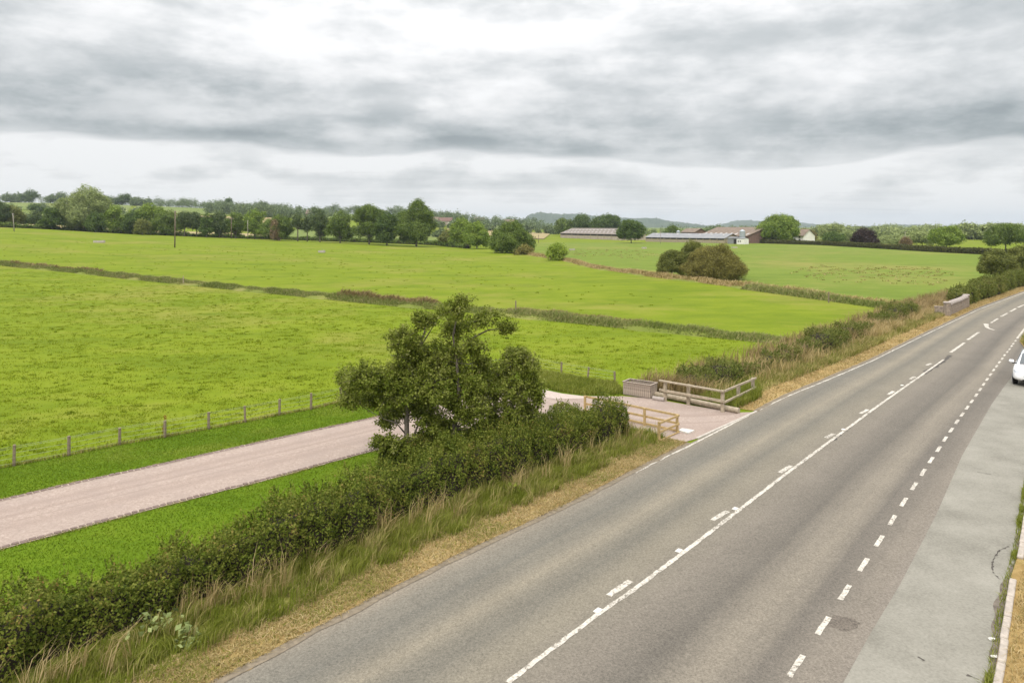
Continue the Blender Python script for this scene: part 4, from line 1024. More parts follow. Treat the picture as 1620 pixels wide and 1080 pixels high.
# ------------------------------------------------------------------ wire fence
wf = empty('wire_fence', G(261, 692)); tag(wf, 'low post and wire fence between the drive lawn and the pasture', 'fence')
O = Vector(wf.location)
bm = bmesh.new(); bm_box(bm, (0, 0, .36), (.085, .085, .86), 0, .012)
pm = bpy.data.meshes.new('post'); bm.to_mesh(pm); bm.free(); pm.materials.append(M['post'])
ps = GP([(-60, 754)] + fence_px[1:])
for i, p in enumerate(ps):
    o = link(bpy.data.objects.new('post', pm), wf); o.location = p - O + Vector((0, 0, -.1)); o.rotation_euler = (RNG.normal(0, .03), RNG.normal(0, .03), RNG.uniform(0, 1.5)); o.scale = (1, 1, RNG.uniform(.94, 1.06))
for hz in (.12, .28, .44, .60, .66):
    V, F = tube([([p - O + Vector((0, 0, hz + RNG.normal(0, .006))) for p in ps], [.003] * len(ps))], 4); mk('wire', V, F, M['wire'], wf)
# rusty dock plant at a post
g = G(257, 690); rt = empty('dock_plant', g); tag(rt, 'rusty brown dock plant standing at a wire fence post', 'plant')
M['dock'] = simple('dock_seed', (.25, .10, .03), .9, .3, 20)
V, F = tube([([(0, 0, 0), (.02, 0, .35), (.10, 0, .72)], [.008, .007, .004]), ([(.01, 0, .2), (-.05, .02, .5)], [.005, .003]), ([(.03, 0, .4), (.14, .02, .78)], [.005, .003])], 5); mk('stem', V, F, M['dock'], rt)
P = np.concatenate([np.stack([np.interp(t_, [0, 1], [.0, .12]) + RNG.normal(0, .025, 90), RNG.normal(0, .025, 90), t_ * .8], 1) for t_ in [RNG.uniform(.3, 1, 90)]])
V, F = leaf_mesh(P, RNG.normal(size=P.shape), .05); struct(mk('seed_head', V, F, M['dock'], rt), 'stuff')

# broad leaved weeds on the near verge
def weed(label, px, py, r, n, matn):
    g = G(px, py); rt = empty('verge_weed', g); tag(rt, label, 'weed')
    P = np.stack([RNG.normal(0, r * .5, n), RNG.normal(0, r * .5, n), np.abs(RNG.normal(.5 * r, .3 * r, n)) + .03], 1)
    V, F = leaf_mesh(P, unit(P + np.array([0, 0, .4])), .13, aspect=.7); mk('leaves', V, F, M[matn], rt)
    V, F = tube([([(0, 0, -.02), tuple(p * .6), tuple(p)], [.006, .005, .003]) for p in P[::4]], 4); mk('stems', V, F, M['twig'], rt)
weed('greyish broad leaved weed low on the near verge grass', 299, 1018, .28, 60, 't_pale'); weed('pale broad leaved weed close to the hedge foot at lower left', 246, 1000, .36, 70, 't_pale'); weed('green broad leaved weed in the long grass below the alder', 815, 785, .3, 60, 'blade_green')

# ------------------------------------------------------------------ planter
pl = G(1029, 631.4)
u_ = Vector((-.80, .60, 0)); v_ = Vector((.60, .80, 0)); Lp, Wp, Hp = 1.42, .72, .66
plt = empty('timber_planter', pl); tag(plt, 'slatted grey timber planter box at the back of the gravel gateway', 'planter')
def planter_side(a, b, outn):
    a, b = Vector(a), Vector(b); n = max(3, int((b - a).length / .095)); t_ = (b - a) / n; rz = math.atan2(t_.y, t_.x)
    bm = bmesh.new(); bm_box(bm, (0, 0, 0), (t_.length - .012, .028, Hp - .06), 0, .005); me = bpy.data.meshes.new('slat'); bm.to_mesh(me); bm.free(); me.materials.append(M['wood_grey'])
    for i in range(n):
        o = link(bpy.data.objects.new('slat', me), plt); o.location = a + t_ * (i + .5) + Vector((0, 0, .03 + (Hp - .06) / 2)) + outn * RNG.normal(0, .003); o.rotation_euler = (0, 0, rz)
    bm = bmesh.new(); bm_box(bm, (a + b) / 2 + Vector((0, 0, Hp - .013)), ((b - a).length + .06, .075, .03), rz, .005); from_bm('top_rail', bm, M['wood_grey'], plt)
Z0 = Vector((0, 0, 0))
planter_side(Z0, u_ * Lp, -v_); planter_side(v_ * Wp, v_ * Wp + u_ * Lp, v_); planter_side(v_ * .05, v_ * (Wp - .05), -u_); planter_side(u_ * Lp + v_ * .05, u_ * Lp + v_ * (Wp - .05), u_)
bm = bmesh.new(); bm_box(bm, u_ * Lp / 2 + v_ * Wp / 2 + Vector((0, 0, .2)), (Lp - .06, Wp - .06, .4), math.atan2(u_.y, u_.x)); from_bm('soil', bm, M['soil'], plt)

# ------------------------------------------------------------------ weathered rail fence with log
rf = empty('rail_fence', G(1089, 640)); tag(rf, 'weathered L shaped post and rail fence at the far side of the gravel gateway', 'fence'); O = Vector(rf.location)
pA, pB, pC = GP([(1052.3, 634.5), (1089, 640.5), (1143, 652)]); pD = G(1191, 625); pM = pC.lerp(pD, .5)
for p, hh in ((pA, .96), (pB, .96), (pC, .98), (pM, .86), (pD, .86)):
    bm = bmesh.new(); bm_box(bm, p - O + Vector((0, 0, hh / 2 - .08)), (.13, .13, hh + .1), R(38), .012); from_bm('post', bm, M['wood_old'], rf)
tdir = (pC - pA).normalized(); nd = Vector((tdir.y, -tdir.x, 0)) * .1
if nd.y > 0: nd = -nd
for z_, wd_, hh_, a_, b_ in ((.93, .11, .075, -.25, .1), (.50, .06, .12, -.25, .14)):
    bm = bmesh.new(); bm_bar(bm, pA - O + tdir * a_ + Vector((0, 0, z_)) + nd, pC - O + tdir * b_ + Vector((0, 0, z_)) + nd, wd_, hh_, .01); from_bm('rail', bm, M['wood_old'], rf)
t2 = (pD - pC).normalized(); n2v = Vector((t2.y, -t2.x, 0)) * .1
for z_, za in ((.93, .80), (.45, .36)):
    bm = bmesh.new(); bm_bar(bm, pC - O + Vector((0, 0, z_)) + n2v, pD - O + t2 * .15 + Vector((0, 0, za)) + n2v, .06, .10, .01); from_bm('rail', bm, M['wood_old'], rf)
lg0, lg1 = GP([(1033, 629), (1166, 655.5)]); 
V, F = tube([([lg0 + Vector((0, 0, .14)), lg0.lerp(lg1, .33) + Vector((.01, .02, .15)), lg0.lerp(lg1, .66) + Vector((0, -.01, .14)), lg1 + Vector((0, 0, .13))], [.125, .13, .125, .12])], 12)
lg = Vector((-tdir.y, tdir.x, 0)) * .17
tag(mk('log', [v + lg for v in V], F, M['wood_old'], None), 'long round grey log lying behind the weathered rail fence posts', 'log')
a_, b_ = GP([(1033, 632.5), (1051, 635)])
V, F = tube([([a_ + Vector((0, 0, .09)), b_ + Vector((0, 0, .09))], [.10, .10])], 12); tag(mk('log', V, F, M['coping'], None), 'short pale log beside the planter below the long log', 'log')

# ------------------------------------------------------------------ new timber fence
nf_ = empty('timber_fence', G(1070.8, 684.5)); tag(nf_, 'new yellow timber rail fence around the hedge end at the gateway', 'fence'); O = Vector(nf_.location)
qF, qB, qL = GP([(1042.7, 697.5), (1071.2, 685), (925.5, 652.5)]); qm = [qB.lerp(qL, .33), qB.lerp(qL, .66)]
for p in (qF, qB, qL, *qm):
    bm = bmesh.new(); bm_box(bm, p - O + Vector((0, 0, .32)), (.085, .085, .82), R(38), .006); from_bm('post', bm, M['wood_new'], nf_)
td = (qL - qB).normalized(); nb_ = Vector((td.y, -td.x, 0)) * .062
for z_ in (.68, .37, .08):
    bm = bmesh.new(); bm_bar(bm, qB - O - td * .05 + Vector((0, 0, z_)) + nb_, qL - O + td * .05 + Vector((0, 0, z_)) + nb_, .035, .085, .005); from_bm('rail', bm, M['wood_new'], nf_)
td2 = (qB - qF).normalized(); nb2 = Vector((td2.y, -td2.x, 0)) * .062
for z_ in (.69, .36, .05):
    bm = bmesh.new(); bm_bar(bm, qF - O - td2 * .05 + Vector((0, 0, z_)) + nb2, qB - O + td2 * .06 + Vector((0, 0, z_)) + nb2, .035, .085 if z_ > .1 else .05, .005); from_bm('rail', bm, M['wood_new'], nf_)

# ------------------------------------------------------------------ bridge parapet
b0, b1 = GP([(1499, 499.5), (1528, 486)]); bt = (b1 - b0).normalized(); rz = math.atan2(bt.y, bt.x)
bp = empty('bridge_parapet', b0, rz); tag(bp, 'low stone bridge wall with rounded coping beside the road', 'wall'); Lb = (b1 - b0).length
bm = bmesh.new(); bm_box(bm, (Lb / 2, 0, .44), (Lb - .1, .30, 1.0)); from_bm('wall_core', bm, M['mortar'], bp)
bw, bh = .42, .2
bm = bmesh.new(); bm_box(bm, (0, 0, 0), (bw - .025, .36, bh - .02), 0, .015); sm = bpy.data.meshes.new('stone_block'); bm.to_mesh(sm); bm.free(); sm.materials.append(M['stone'])
for r_ in range(5):
    for i in range(int(Lb / bw)):
        o = link(bpy.data.objects.new('stone_block', sm), bp); o.location = (bw * (i + .5 + .25 * (r_ % 2)) , RNG.normal(0, .008), bh * (r_ + .5) - .05); o.rotation_euler = (0, 0, RNG.normal(0, .01))
nC = max(3, int(Lb / .9))
V, F = tube([([(0, 0, 0), (Lb / nC - .02, 0, 0)], [.24, .24])], 14); cm_ = None
for i in range(nC):
    o = mk('coping_stone', [(v.x, v.y, max(v.z, -.06)) for v in V], F, M['coping'], bp); o.location = (Lb / nC * i, 0, 1.0 + .02 * math.sin(i))
for xx in (-.15, Lb + .12):
    bm = bmesh.new(); bm_box(bm, (xx, 0, .55), (.5, .5, 1.2), 0, .03); pr = from_bm('pier', bm, M['stone'], bp)
    bm = bmesh.new(); bm_box(bm, (xx, 0, 1.2), (.58, .58, .16), 0, .05); from_bm('pier_cap', bm, M['coping'], pr)
# low wing wall going back from the near pier
bm = bmesh.new(); bm_box(bm, (-.2, .62, .42), (.34, .75, .84), R(12), .03); from_bm('wing_wall', bm, M['stone'], bp)

# ------------------------------------------------------------------ farm
M['barn_roof'] = simple('brown_sheet_roof', (.20, .17, .145), .9, .25, .8)
M['grey_roof'] = simple('grey_sheet_roof', (.23, .23, .235), .7, .15, .5)
M['tile_roof'] = simple('brown_tile_roof', (.19, .145, .11), .9, .25, .7)
M['brick'] = simple('farm_brick', (.17, .105, .085), .9, .25, 1.5)
M['board'] = simple('barn_boards', (.42, .35, .29), .9, .2, .8)
M['white'] = simple('white_render', (.74, .72, .68), .8, .06, 1)
M['rooflight'] = simple('rooflight_sheet', (.44, .42, .40), .5, .1, 1)
M['dark'] = simple('dark_opening', (.03, .028, .025), .9, .2, 2)
M['steel'] = simple('galvanised_steel', (.40, .43, .46), .45, .15, 1.5, metal=.5)
def gable(name, label, A, B, depth, eave, ridge_h, wall_m, roof_m, bays=0, lights=(), cat='barn', over=.5, lowdark=True):
    """long building: front wall from A to B on the ground, going back by depth"""
    A, B = Vector(A), Vector(B); A.z = B.z = 0; L = (B - A).length; rz = math.atan2((B - A).y, (B - A).x)
    rt = empty(name, A, rz); tag(rt, label, cat)
    V = [(0, 0, 0), (L, 0, 0), (L, depth, 0), (0, depth, 0), (0, 0, eave), (L, 0, eave), (L, depth, eave), (0, depth, eave), (0, depth / 2, ridge_h), (L, depth / 2, ridge_h)]
    wl_o = mk('wall', V, [(0, 1, 5, 4), (1, 2, 6, 9, 5), (2, 3, 7, 6), (3, 0, 4, 8, 7)], wall_m, rt)
    sl = (ridge_h - eave) / (depth / 2); th = .12
    for sgn in (0, 1):
        y0, y1 = (-over, depth / 2) if sgn == 0 else (depth + over, depth / 2)
        z0, z1 = eave - over * sl + .1, ridge_h + .1
        Vr = [(-over, y0, z0), (L + over, y0, z0), (L + over, y1, z1), (-over, y1, z1)]
        Vr += [(x, y, z + th) for x, y, z in Vr]
        rf_ = mk('roof', Vr, [(3, 2, 1, 0), (4, 5, 6, 7), (0, 1, 5, 4), (1, 2, 6, 5), (2, 3, 7, 6), (3, 0, 4, 7)], roof_m, rt)
        if sgn == 0:
            for (t_, n_l, sz) in lights:
                yc = y0 + (y1 - y0) * t_; zc_ = z0 + (z1 - z0) * t_ + th
                for i in range(n_l):
                    x = L * (i + .5) / n_l; bm = bmesh.new(); bm_box(bm, (x, yc, zc_ + .03), (sz, sz * 1.2, .08), mat3=Matrix.Rotation(math.atan(sl), 3, 'X')); from_bm('rooflight', bm, M['rooflight'], rf_)
    if bays:
        for i in range(bays + 1):
            bm = bmesh.new(); bm_box(bm, (L * i / bays, -.06, eave / 2), (.35, .2, eave)); from_bm('post', bm, M['wood_old'], rt)
        bm = bmesh.new(); bm_box(bm, (L / 2, -.03, eave * .84), (L * .995, .05, eave * .3)); from_bm('eaves_opening', bm, M['dark'], rt)
    return rt
gable('long_barn', 'long brown roofed barn with two rows of rooflights left of the round oak', G(886.8, 376), G(979, 380), 18, 3.3, 6.6, M['board'], M['barn_roof'], bays=9, lights=((.3, 16, 1.15), (.68, 16, 1.15)))
gable('grey_barn', 'long low grey roofed shed right of the round oak', G(1022, 382.3), G(1146, 385), 12, 2.3, 4.3, M['wood_old'], M['grey_roof'], bays=12, lights=((.75, 7, .8),))
gable('brick_barn', 'large brown roofed brick barn at the right end of the farm', G(1108, 382), G(1182, 385.2), 20, 3.4, 7.4, M['brick'], M['tile_roof'], lights=((.22, 9, 1.5),))
gable('brick_shed', 'small brick shed with pale verge between the grey roof and the brick barn', G(1078, 379.5), G(1099, 380), 9, 4.6, 6.6, M['brick'], M['tile_roof'], cat='shed')
hb = gable('store_hut', 'small white hut with two dark windows at the end of the brick barn', G(1165.5, 386.3), G(1177, 386.6), 3.2, 2.3, 2.7, M['white'], M['grey_roof'], cat='hut', over=.1)
Lh = (G(1177, 386.6) - G(1165.5, 386.3)).length
for xx in (.22, .5):
    bm = bmesh.new(); bm_box(bm, (Lh * xx, -.03, 1.3), (.5, .08, .6)); wnd = from_bm('window', bm, M['dark'], hb)
gs = gable('lean_to', 'grey lean-to with a dark doorway between the grey barn and white hut', G(1151, 385.8), G(1165, 386.1), 5, 2.6, 3.0, M['grey_roof'], M['grey_roof'], cat='shed', over=.2)
Ls = (G(1165, 386.1) - G(1151, 385.8)).length; bm = bmesh.new(); bm_box(bm, (Ls * .84, -.03, 1.1), (1.3, .1, 2.2)); from_bm('doorway', bm, M['dark'], gs)
def silo(label, px, base, r, z0, h_):
    g = G(px, base); rt = empty('feed_silo', (g.x, g.y, 0)); tag(rt, label, 'silo')
    bm = bmesh.new(); bmesh.ops.create_cone(bm, cap_ends=True, segments=16, radius1=r, radius2=r, depth=h_); bmesh.ops.translate(bm, vec=(0, 0, z0 + h_ / 2), verts=bm.verts); from_bm('tank', bm, M['steel'], rt)
    bm = bmesh.new(); bmesh.ops.create_cone(bm, cap_ends=True, segments=16, radius1=r * 1.03, radius2=r * .2, depth=r * .6); bmesh.ops.translate(bm, vec=(0, 0, z0 + h_ + r * .3), verts=bm.verts); from_bm('top_cone', bm, M['steel'], rt)
    bm = bmesh.new(); bmesh.ops.create_cone(bm, cap_ends=True, segments=16, radius1=r * .25, radius2=r, depth=r); bmesh.ops.translate(bm, vec=(0, 0, z0 - r * .5), verts=bm.verts); from_bm('hopper', bm, M['steel'], rt)
    for a in range(4):
        bm = bmesh.new(); x, y = r * .9 * math.cos(a * 1.57 + .78), r * .9 * math.sin(a * 1.57 + .78); bm_bar(bm, (x, y, 0), (x, y, z0 + .3), .12, .12); from_bm('leg', bm, M['steel'], rt)
silo('tall blue grey feed silo above the white hut', 1174.5, 386, 1.25, 2.5, 3.3)
silo('small grey feed silo behind the grey barn roof', 1073, 381, 1.0, 2.6, 2.6)
# white gabled house behind the chestnut
ha, hb_ = G(1247, 384), G(1271, 384.6)
hs = gable('farmhouse', 'white gabled house half hidden behind the large chestnut', ha, hb_, 8, 3.6, 6.4, M['white'], M['tile_roof'], cat='house')
Lh = (hb_ - ha).length
for xx, zz in ((.25, 1.4), (.75, 1.4), (.75, 2.9)):
    bm = bmesh.new(); bm_box(bm, (Lh * xx, -.05, zz), (.9, .12, .9)); wv_ = from_bm('window', bm, M['dark'], hs)
    bm = bmesh.new(); bm_box(bm, (Lh * xx, -.10, zz - .5), (1.1, .16, .1)); from_bm('sill', bm, M['concrete'], wv_)
bm = bmesh.new(); bm_box(bm, (Lh * .12, 4, 6.9), (.7, .7, 1.6)); from_bm('chimney', bm, M['brick'], hs)
# far village houses on the rise
for i, (px, D, w_, h_, rm, lab) in enumerate([(492, 640, 9, 5, 'tile_roof', 'far brick house among trees above the tall pine'), (682, 640, 12, 4, 'tile_roof', 'far low red roofed house right of the great oak'), (704, 650, 12, 4, 'brick', 'far brick row house above the rear field tree'), (758, 800, 11, 4.5, 'barn_roof', 'far house left of the blue ridge above the trees'), (806, 900, 12, 5, 'tile_roof', 'far house on the plain above the round bush tree')]):
    x = (px - 810) / FPX * D; z_ = float(Z(x, D)); ht = gable('village_house', lab, (x - w_ / 2, D, 0), (x + w_ / 2, D, 0), 8, h_, h_ + 3, M['brick'] if rm != 'brick' else M['board'], M[rm], cat='house'); ht.location.z = z_ + 1.5
    for k in (.25, .75):
        bm = bmesh.new(); bm_box(bm, (w_ * k, -.05, h_ * .55), (1.2, .12, 1.2)); from_bm('window', bm, M['white'], ht)

# ------------------------------------------------------------------ poles
M['pole'] = simple('pole_wood', (.16, .12, .09), .9, .25, 2)
M['pole_pale'] = simple('pole_pale', (.28, .25, .21), .8, .15, 2)
def pole(label, px, base, top, r, matn, arm=False, tilt=0.0):
    g = G(px, base); rt = empty('utility_pole', g); tag(rt, label, 'pole', 'poles across the fields'); H = CAM_H - (top - HORIZ) / FPX * g.y - g.z
    V, F = tube([([(0, 0, -.3), (tilt * H * .5, 0, H * .5), (tilt * H, 0, H)], [r, r * .9, r * .7])], 8); mk('shaft', V, F, M[matn], rt, True)
    bm = bmesh.new(); bm_box(bm, (tilt * H, 0, H * (.90 if arm else .97)), (2.2 if arm else .5, .16, .16)); ca = from_bm('crossarm', bm, M[matn], rt)
    for s in ((-.95, .95) if arm else (-.2, .2)):
        bm = bmesh.new(); bmesh.ops.create_cone(bm, cap_ends=True, segments=8, radius1=.09, radius2=.06, depth=.25); bmesh.ops.translate(bm, vec=(s + tilt * H, 0, H * (.90 if arm else .97) + .2), verts=bm.verts); from_bm('insulator', bm, M['pole_pale'], ca)
    return rt
pole('slightly leaning thin pole at far left in front of the brownish pine', 22.5, 366, 338, .16, 'pole_pale', tilt=-.08)
pole('tall dark single pole standing out in the middle pasture', 276.5, 391.5, 334, .17, 'pole', tilt=.012)
pole('brown pole with a crossarm before the tree line', 366, 377.8, 343, .17, 'pole', arm=True)
pole('pale short pole right of the crossarm pole', 392, 378.5, 349, .15, 'pole_pale')
pole('pale thin pole before the low grey shed', 1045, 386, 366, .12, 'pole_pale')
pole('pale pole between the brick barn and the chestnut', 1195, 383.5, 361, .13, 'pole_pale')
pole('pale pole above the far hedge right of the copper beech', 1432, 388, 367, .12, 'pole_pale')
pole('short dark post in the green field left of the clump', 852, 384.5, 372, .12, 'pole')
# low pale troughs in the fields
def trough(label, px, py, w_, h_):
    g = G(px, py); rt = empty('field_trough', g, R(RNG.uniform(-15, 15))); tag(rt, label, 'trough', 'troughs in the fields')
    bm = bmesh.new()
    for c, s in (((0, -.4, h_ / 2), (w_, .1, h_)), ((0, .4, h_ / 2), (w_, .1, h_)), ((-w_ / 2 + .05, 0, h_ / 2), (.1, .7, h_)), ((w_ / 2 - .05, 0, h_ / 2), (.1, .7, h_)), ((0, 0, .1), (w_ - .2, .7, .1))): bm_box(bm, c, s)
    from_bm('basin', bm, M['concrete'], rt)
    bm = bmesh.new(); bm_box(bm, (w_ * .36, 0, h_ + .03), (w_ * .25, .86, .06)); from_bm('valve_cover', bm, M['kerbstone'], rt)
trough('low pale trough alone in the middle pasture left of centre', 509, 399.5, 1.7, .55); trough('low grey trough in the pasture below the poplar', 157, 384, 2.8, .6)
trough('white trough in the field right of the round oak', 1019, 393.5, 1.6, .55); trough('pale trough in the field below the white hut', 1162, 392.5, 2.0, .45); trough('pale trough beyond the yellow green bush', 905, 396, 1.8, .5)
# single thin stakes along the ditches
def stake(label, px, py, h_, matn='post'):
    g = G(px, py); bm = bmesh.new(); bm_box(bm, (0, 0, h_ / 2 - .1), (.1, .1, h_ + .2), .3, .01); bm_box(bm, (0, 0, h_ + .02), (.075, .075, .06), .3, .02); o = from_bm('stake', bm, M[matn]); o.location = g; tag(o, label, 'stake')
stake('brown stake in the ditch reeds at the left', 290, 450, 1.1, 'wood_old'); stake('thin stake by the ditch right of the alder top', 816, 499, 1.3)
stake('short dark stake in the green field right of the clump', 1158, 408, 1.2); stake('thin stake before the second ditch at the right', 1311, 479, 1.1)

# ------------------------------------------------------------------ white car in the lay-by
M['carpaint'] = simple('white_car_paint', (.80, .80, .80), .25, .01, 1, spec=.5)
m, h, bs, out = mat('car_glass'); bs.inputs['Base Color'].default_value = (.05, .06, .065, 1); bs.inputs['Roughness'].default_value = .08; bs.inputs['Specular IOR Level'].default_value = .8; M['glass'] = m
M['tyre'] = simple('tyre_rubber', (.02, .02, .02), .85, .2, 10)
M['rim'] = simple('alloy_rim', (.45, .45, .46), .35, .1, 4, metal=.7)
M['trim'] = simple('black_trim', (.02, .02, .022), .5, .2, 4)
m, h, bs, out = mat('headlight_glass'); bs.inputs['Base Color'].default_value = (.55, .57, .6, 1); bs.inputs['Roughness'].default_value = .1; bs.inputs['Metallic'].default_value = .4; M['lamp'] = m
M['plate'] = simple('number_plate', (.6, .6, .58), .5, .03, 3)
road_dir = (G(1606.6, 539.3) - G(1537.5, 635)).normalized()
right_dir = Vector((road_dir.y, -road_dir.x, 0))
fl = G(1603, 606.5)                                    # outer face of its front wheel as seen
rz = math.atan2(-road_dir.y, -road_dir.x)              # local +X = forwards, towards the camera
# local frame: X forward, Y left. The seen wheel is on the car's right-hand side (local -Y)
car_o = fl - (-road_dir) * 1.30 - right_dir * (-.86)
car = empty('white_car', (car_o.x, car_o.y, .016), rz); tag(car, 'white hatchback parked in the lay-by, cut by the right picture edge', 'car')
# body cross sections along X: (x, half width, z bottom, z shoulder, z top, half width of top)
secs = [(-2.08, .62, .42, .72, .80, .55), (-2.02, .78, .30, .78, .95, .66), (-1.75, .86, .24, .86, 1.02, .72), (-1.30, .89, .22, .88, 1.02, .74), (-.60, .90, .20, .89, 1.00, .75), (.20, .90, .20, .88, .98, .75),
        (.85, .90, .20, .86, .97, .74), (1.30, .89, .22, .80, .92, .70), (1.75, .85, .24, .70, .82, .64), (2.02, .74, .28, .60, .70, .54), (2.12, .56, .34, .50, .60, .42)]
V = []; k_ = 12
for x, hw, zb, zs, zt, tw_ in secs:
    ring = [(hw * .86, zb), (hw, zb + .12), (hw, (zb + zs) / 2), (hw * .985, zs), (tw_ * 1.06, (zs + zt) / 2 + .03), (tw_ * .55, zt)]
    V += [(x, y, z) for y, z in ring] + [(x, -y, z) for y, z in ring[::-1]]
F = [(i * k_ + j, i * k_ + (j + 1) % k_, (i + 1) * k_ + (j + 1) % k_, (i + 1) * k_ + j) for i in range(len(secs) - 1) for j in range(k_)] + [tuple(range(k_))[::-1], tuple((len(secs) - 1) * k_ + j for j in range(k_))]
body = mk('body', V, F, M['carpaint'], car, True)
sm_ = body.modifiers.new('subd', 'SUBSURF'); sm_.levels = sm_.render_levels = 2
bm = bmesh.new(); bm.from_mesh(body.data); bmesh.ops.recalc_face_normals(bm, faces=bm.faces); bm.to_mesh(body.data); bm.free()
# cabin: glasshouse with roof
cs = [(-1.98, .60, .60, .98, 1.02), (-1.62, .72, .60, .99, 1.36), (-1.0, .75, .58, .98, 1.47), (-.3, .76, .58, .97, 1.49), (.25, .75, .57, .97, 1.43), (.62, .74, .62, .96, 1.22), (1.05, .72, .66, .93, .96)]
V = []
for x, hb2, ht2, z0_, z1_ in cs: V += [(x, hb2, z0_ - .04), (x, (hb2 + ht2) / 2 + .035, (z0_ + z1_) / 2), (x, ht2, z1_ - .025), (x, ht2 * .5, z1_ + .015), (x, -ht2 * .5, z1_ + .015), (x, -ht2, z1_ - .025), (x, -(hb2 + ht2) / 2 - .035, (z0_ + z1_) / 2), (x, -hb2, z0_ - .04)]
F = [(i * 8 + j, i * 8 + j + 1, (i + 1) * 8 + j + 1, (i + 1) * 8 + j) for i in range(len(cs) - 1) for j in range(7)]
cabin = mk('cabin', V, F, M['carpaint'], car, True)
bm = bmesh.new(); bm.from_mesh(cabin.data); bmesh.ops.recalc_face_normals(bm, faces=bm.faces); bm.to_mesh(cabin.data); bm.free()
def glass_panel(name, pts, off):
    c = sum((Vector(p) for p in pts), Vector()) / len(pts); n = (Vector(pts[1]) - Vector(pts[0])).cross(Vector(pts[-1]) - Vector(pts[0])).normalized()
    if n.dot(c - Vector((-.3, 0, .9))) < 0: n = -n
    Vp = [Vector(p) + n * off for p in pts]; m_ = len(pts)
    mk(name, Vp + [v - n * .03 for v in Vp], [tuple(range(m_)), tuple(range(2 * m_ - 1, m_ - 1, -1))] + [(i, (i + 1) % m_, m_ + (i + 1) % m_, m_ + i) for i in range(m_)], M['glass'], cabin)
glass_panel('windscreen', [(1.02, .62, .98), (1.02, -.62, .98), (.30, -.54, 1.43), (.30, .54, 1.43)], .03)
glass_panel('rear_window', [(-1.94, -.52, 1.05), (-1.94, .52, 1.05), (-1.66, .54, 1.34), (-1.66, -.54, 1.34)], .03)
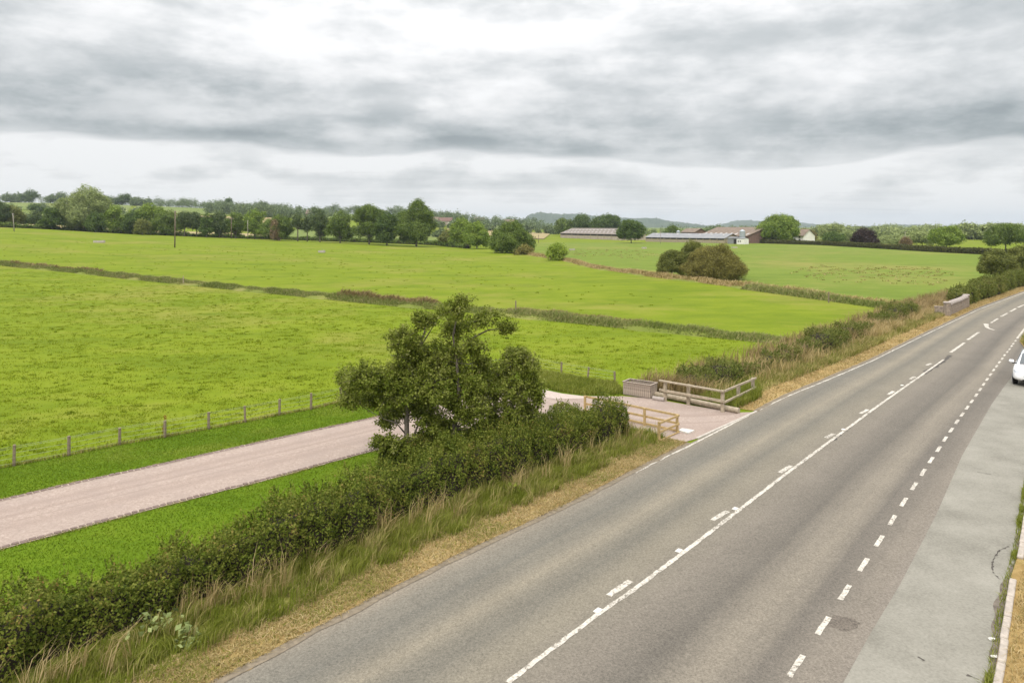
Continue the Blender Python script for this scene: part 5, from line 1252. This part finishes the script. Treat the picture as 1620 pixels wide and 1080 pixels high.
for s in (1, -1):
    for a0, a1, b0_, b1_ in ((.78, -.28, .12, -.28), (-.36, -1.2, -.36, -1.1), (-1.28, -1.75, -1.2, -1.5)):
        glass_panel('side_window', [(a0, s * .752, 1.0), (a1, s * .765, 1.0), (b1_, s * .625, 1.40), (b0_, s * .625, 1.38)], .025)
    for wx in (1.30, -1.28):
        whl = empty('wheel', (wx, s * .775, .315)); whl.parent = car
        bm = bmesh.new(); bmesh.ops.create_cone(bm, cap_ends=True, segments=28, radius1=.315, radius2=.315, depth=.205); bmesh.ops.rotate(bm, matrix=Matrix.Rotation(R(90), 3, 'X'), verts=bm.verts)
        bmesh.ops.bevel(bm, geom=[e for e in bm.edges if len(e.link_faces) == 2 and any(len(f.verts) > 4 for f in e.link_faces)], offset=.03, segments=2, affect='EDGES'); from_bm('tyre', bm, M['tyre'], whl, True)
        bm = bmesh.new(); bmesh.ops.create_cone(bm, cap_ends=True, segments=24, radius1=.21, radius2=.19, depth=.03); bmesh.ops.rotate(bm, matrix=Matrix.Rotation(R(90), 3, 'X'), verts=bm.verts); bmesh.ops.translate(bm, vec=(0, s * .105, 0), verts=bm.verts)
        for a in range(5):
            bm_box(bm, (.1 * math.cos(a * 1.2566), s * .125, .1 * math.sin(a * 1.2566)), (.2, .02, .05), mat3=Matrix.Rotation(-a * 1.2566, 3, 'Y'))
        from_bm('rim', bm, M['rim'], whl)
        bm = bmesh.new(); bmesh.ops.create_cone(bm, cap_ends=True, segments=28, radius1=.37, radius2=.37, depth=.03); bmesh.ops.rotate(bm, matrix=Matrix.Rotation(R(90), 3, 'X'), verts=bm.verts); bmesh.ops.translate(bm, vec=(wx, s * .842, .33), verts=bm.verts); from_bm('wheel_arch', bm, M['trim'], car)
    # headlight, fog recess, mirror
    mk('headlight', [(2.06, s * .46, .64), (1.93, s * .74, .66), (1.74, s * .835, .76), (1.86, s * .74, .79), (2.0, s * .50, .72), (1.9, s * .6, .66)], [(0, 1, 2, 3, 4) if s > 0 else (4, 3, 2, 1, 0), (0, 5, 1), (1, 5, 2), (2, 5, 3), (3, 5, 4), (4, 5, 0)], M['lamp'], car)
    bm = bmesh.new(); bm_box(bm, (1.955, s * .56, .41), (.07, .26, .085), -s * .42, .015); from_bm('fog_lamp_recess', bm, M['trim'], car)
    mr = empty('wing_mirror', (.72, s * .86, 1.02)); mr.parent = car
    bm = bmesh.new(); bm_box(bm, (0, s * .12, .02), (.13, .22, .15), 0, .04); from_bm('mirror_housing', bm, M['carpaint'], mr)
    bm = bmesh.new(); bm_box(bm, (0, s * .0, -.07), (.08, .2, .04), 0, .01); from_bm('mirror_arm', bm, M['trim'], mr)
bm = bmesh.new(); bm_box(bm, (2.11, 0, .56), (.06, .72, .10), 0, .015); from_bm('grille', bm, M['trim'], car)
bm = bmesh.new(); bm_box(bm, (2.075, 0, .345), (.06, .86, .07), 0, .015); from_bm('lower_intake', bm, M['trim'], car)
bm = bmesh.new(); bm_box(bm, (2.145, 0, .45), (.02, .52, .11), 0, .004); from_bm('number_plate', bm, M['plate'], car)
for s in (1, -1):
    bm = bmesh.new(); bm_box(bm, (-2.0, s * .62, .85), (.12, .3, .16), s * .4, .03); from_bm('tail_light', bm, simple('tail_light_red', (.4, .02, .02), .3, .1, 3), car)

# ------------------------------------------------------------------ haze
USE_HAZE = True
if USE_HAZE:
    m = bpy.data.materials.new('haze_air'); m.use_nodes = True; nt = m.node_tree; nt.nodes.clear()
    pv = nt.nodes.new('ShaderNodeVolumePrincipled'); pv.inputs['Color'].default_value = (.80, .90, 1.0, 1); pv.inputs['Density'].default_value = 1.1e-4; pv.inputs['Anisotropy'].default_value = .3
    on = nt.nodes.new('ShaderNodeOutputMaterial'); nt.links.new(pv.outputs[0], on.inputs['Volume'])
    bm = bmesh.new(); bm_box(bm, (0, 4100, 60), (15000, 8600, 150)); hz = from_bm('haze', bm, m); struct(hz, 'stuff')
    tag(hz, 'thin pale blue air between the camera and the far hills', 'haze')
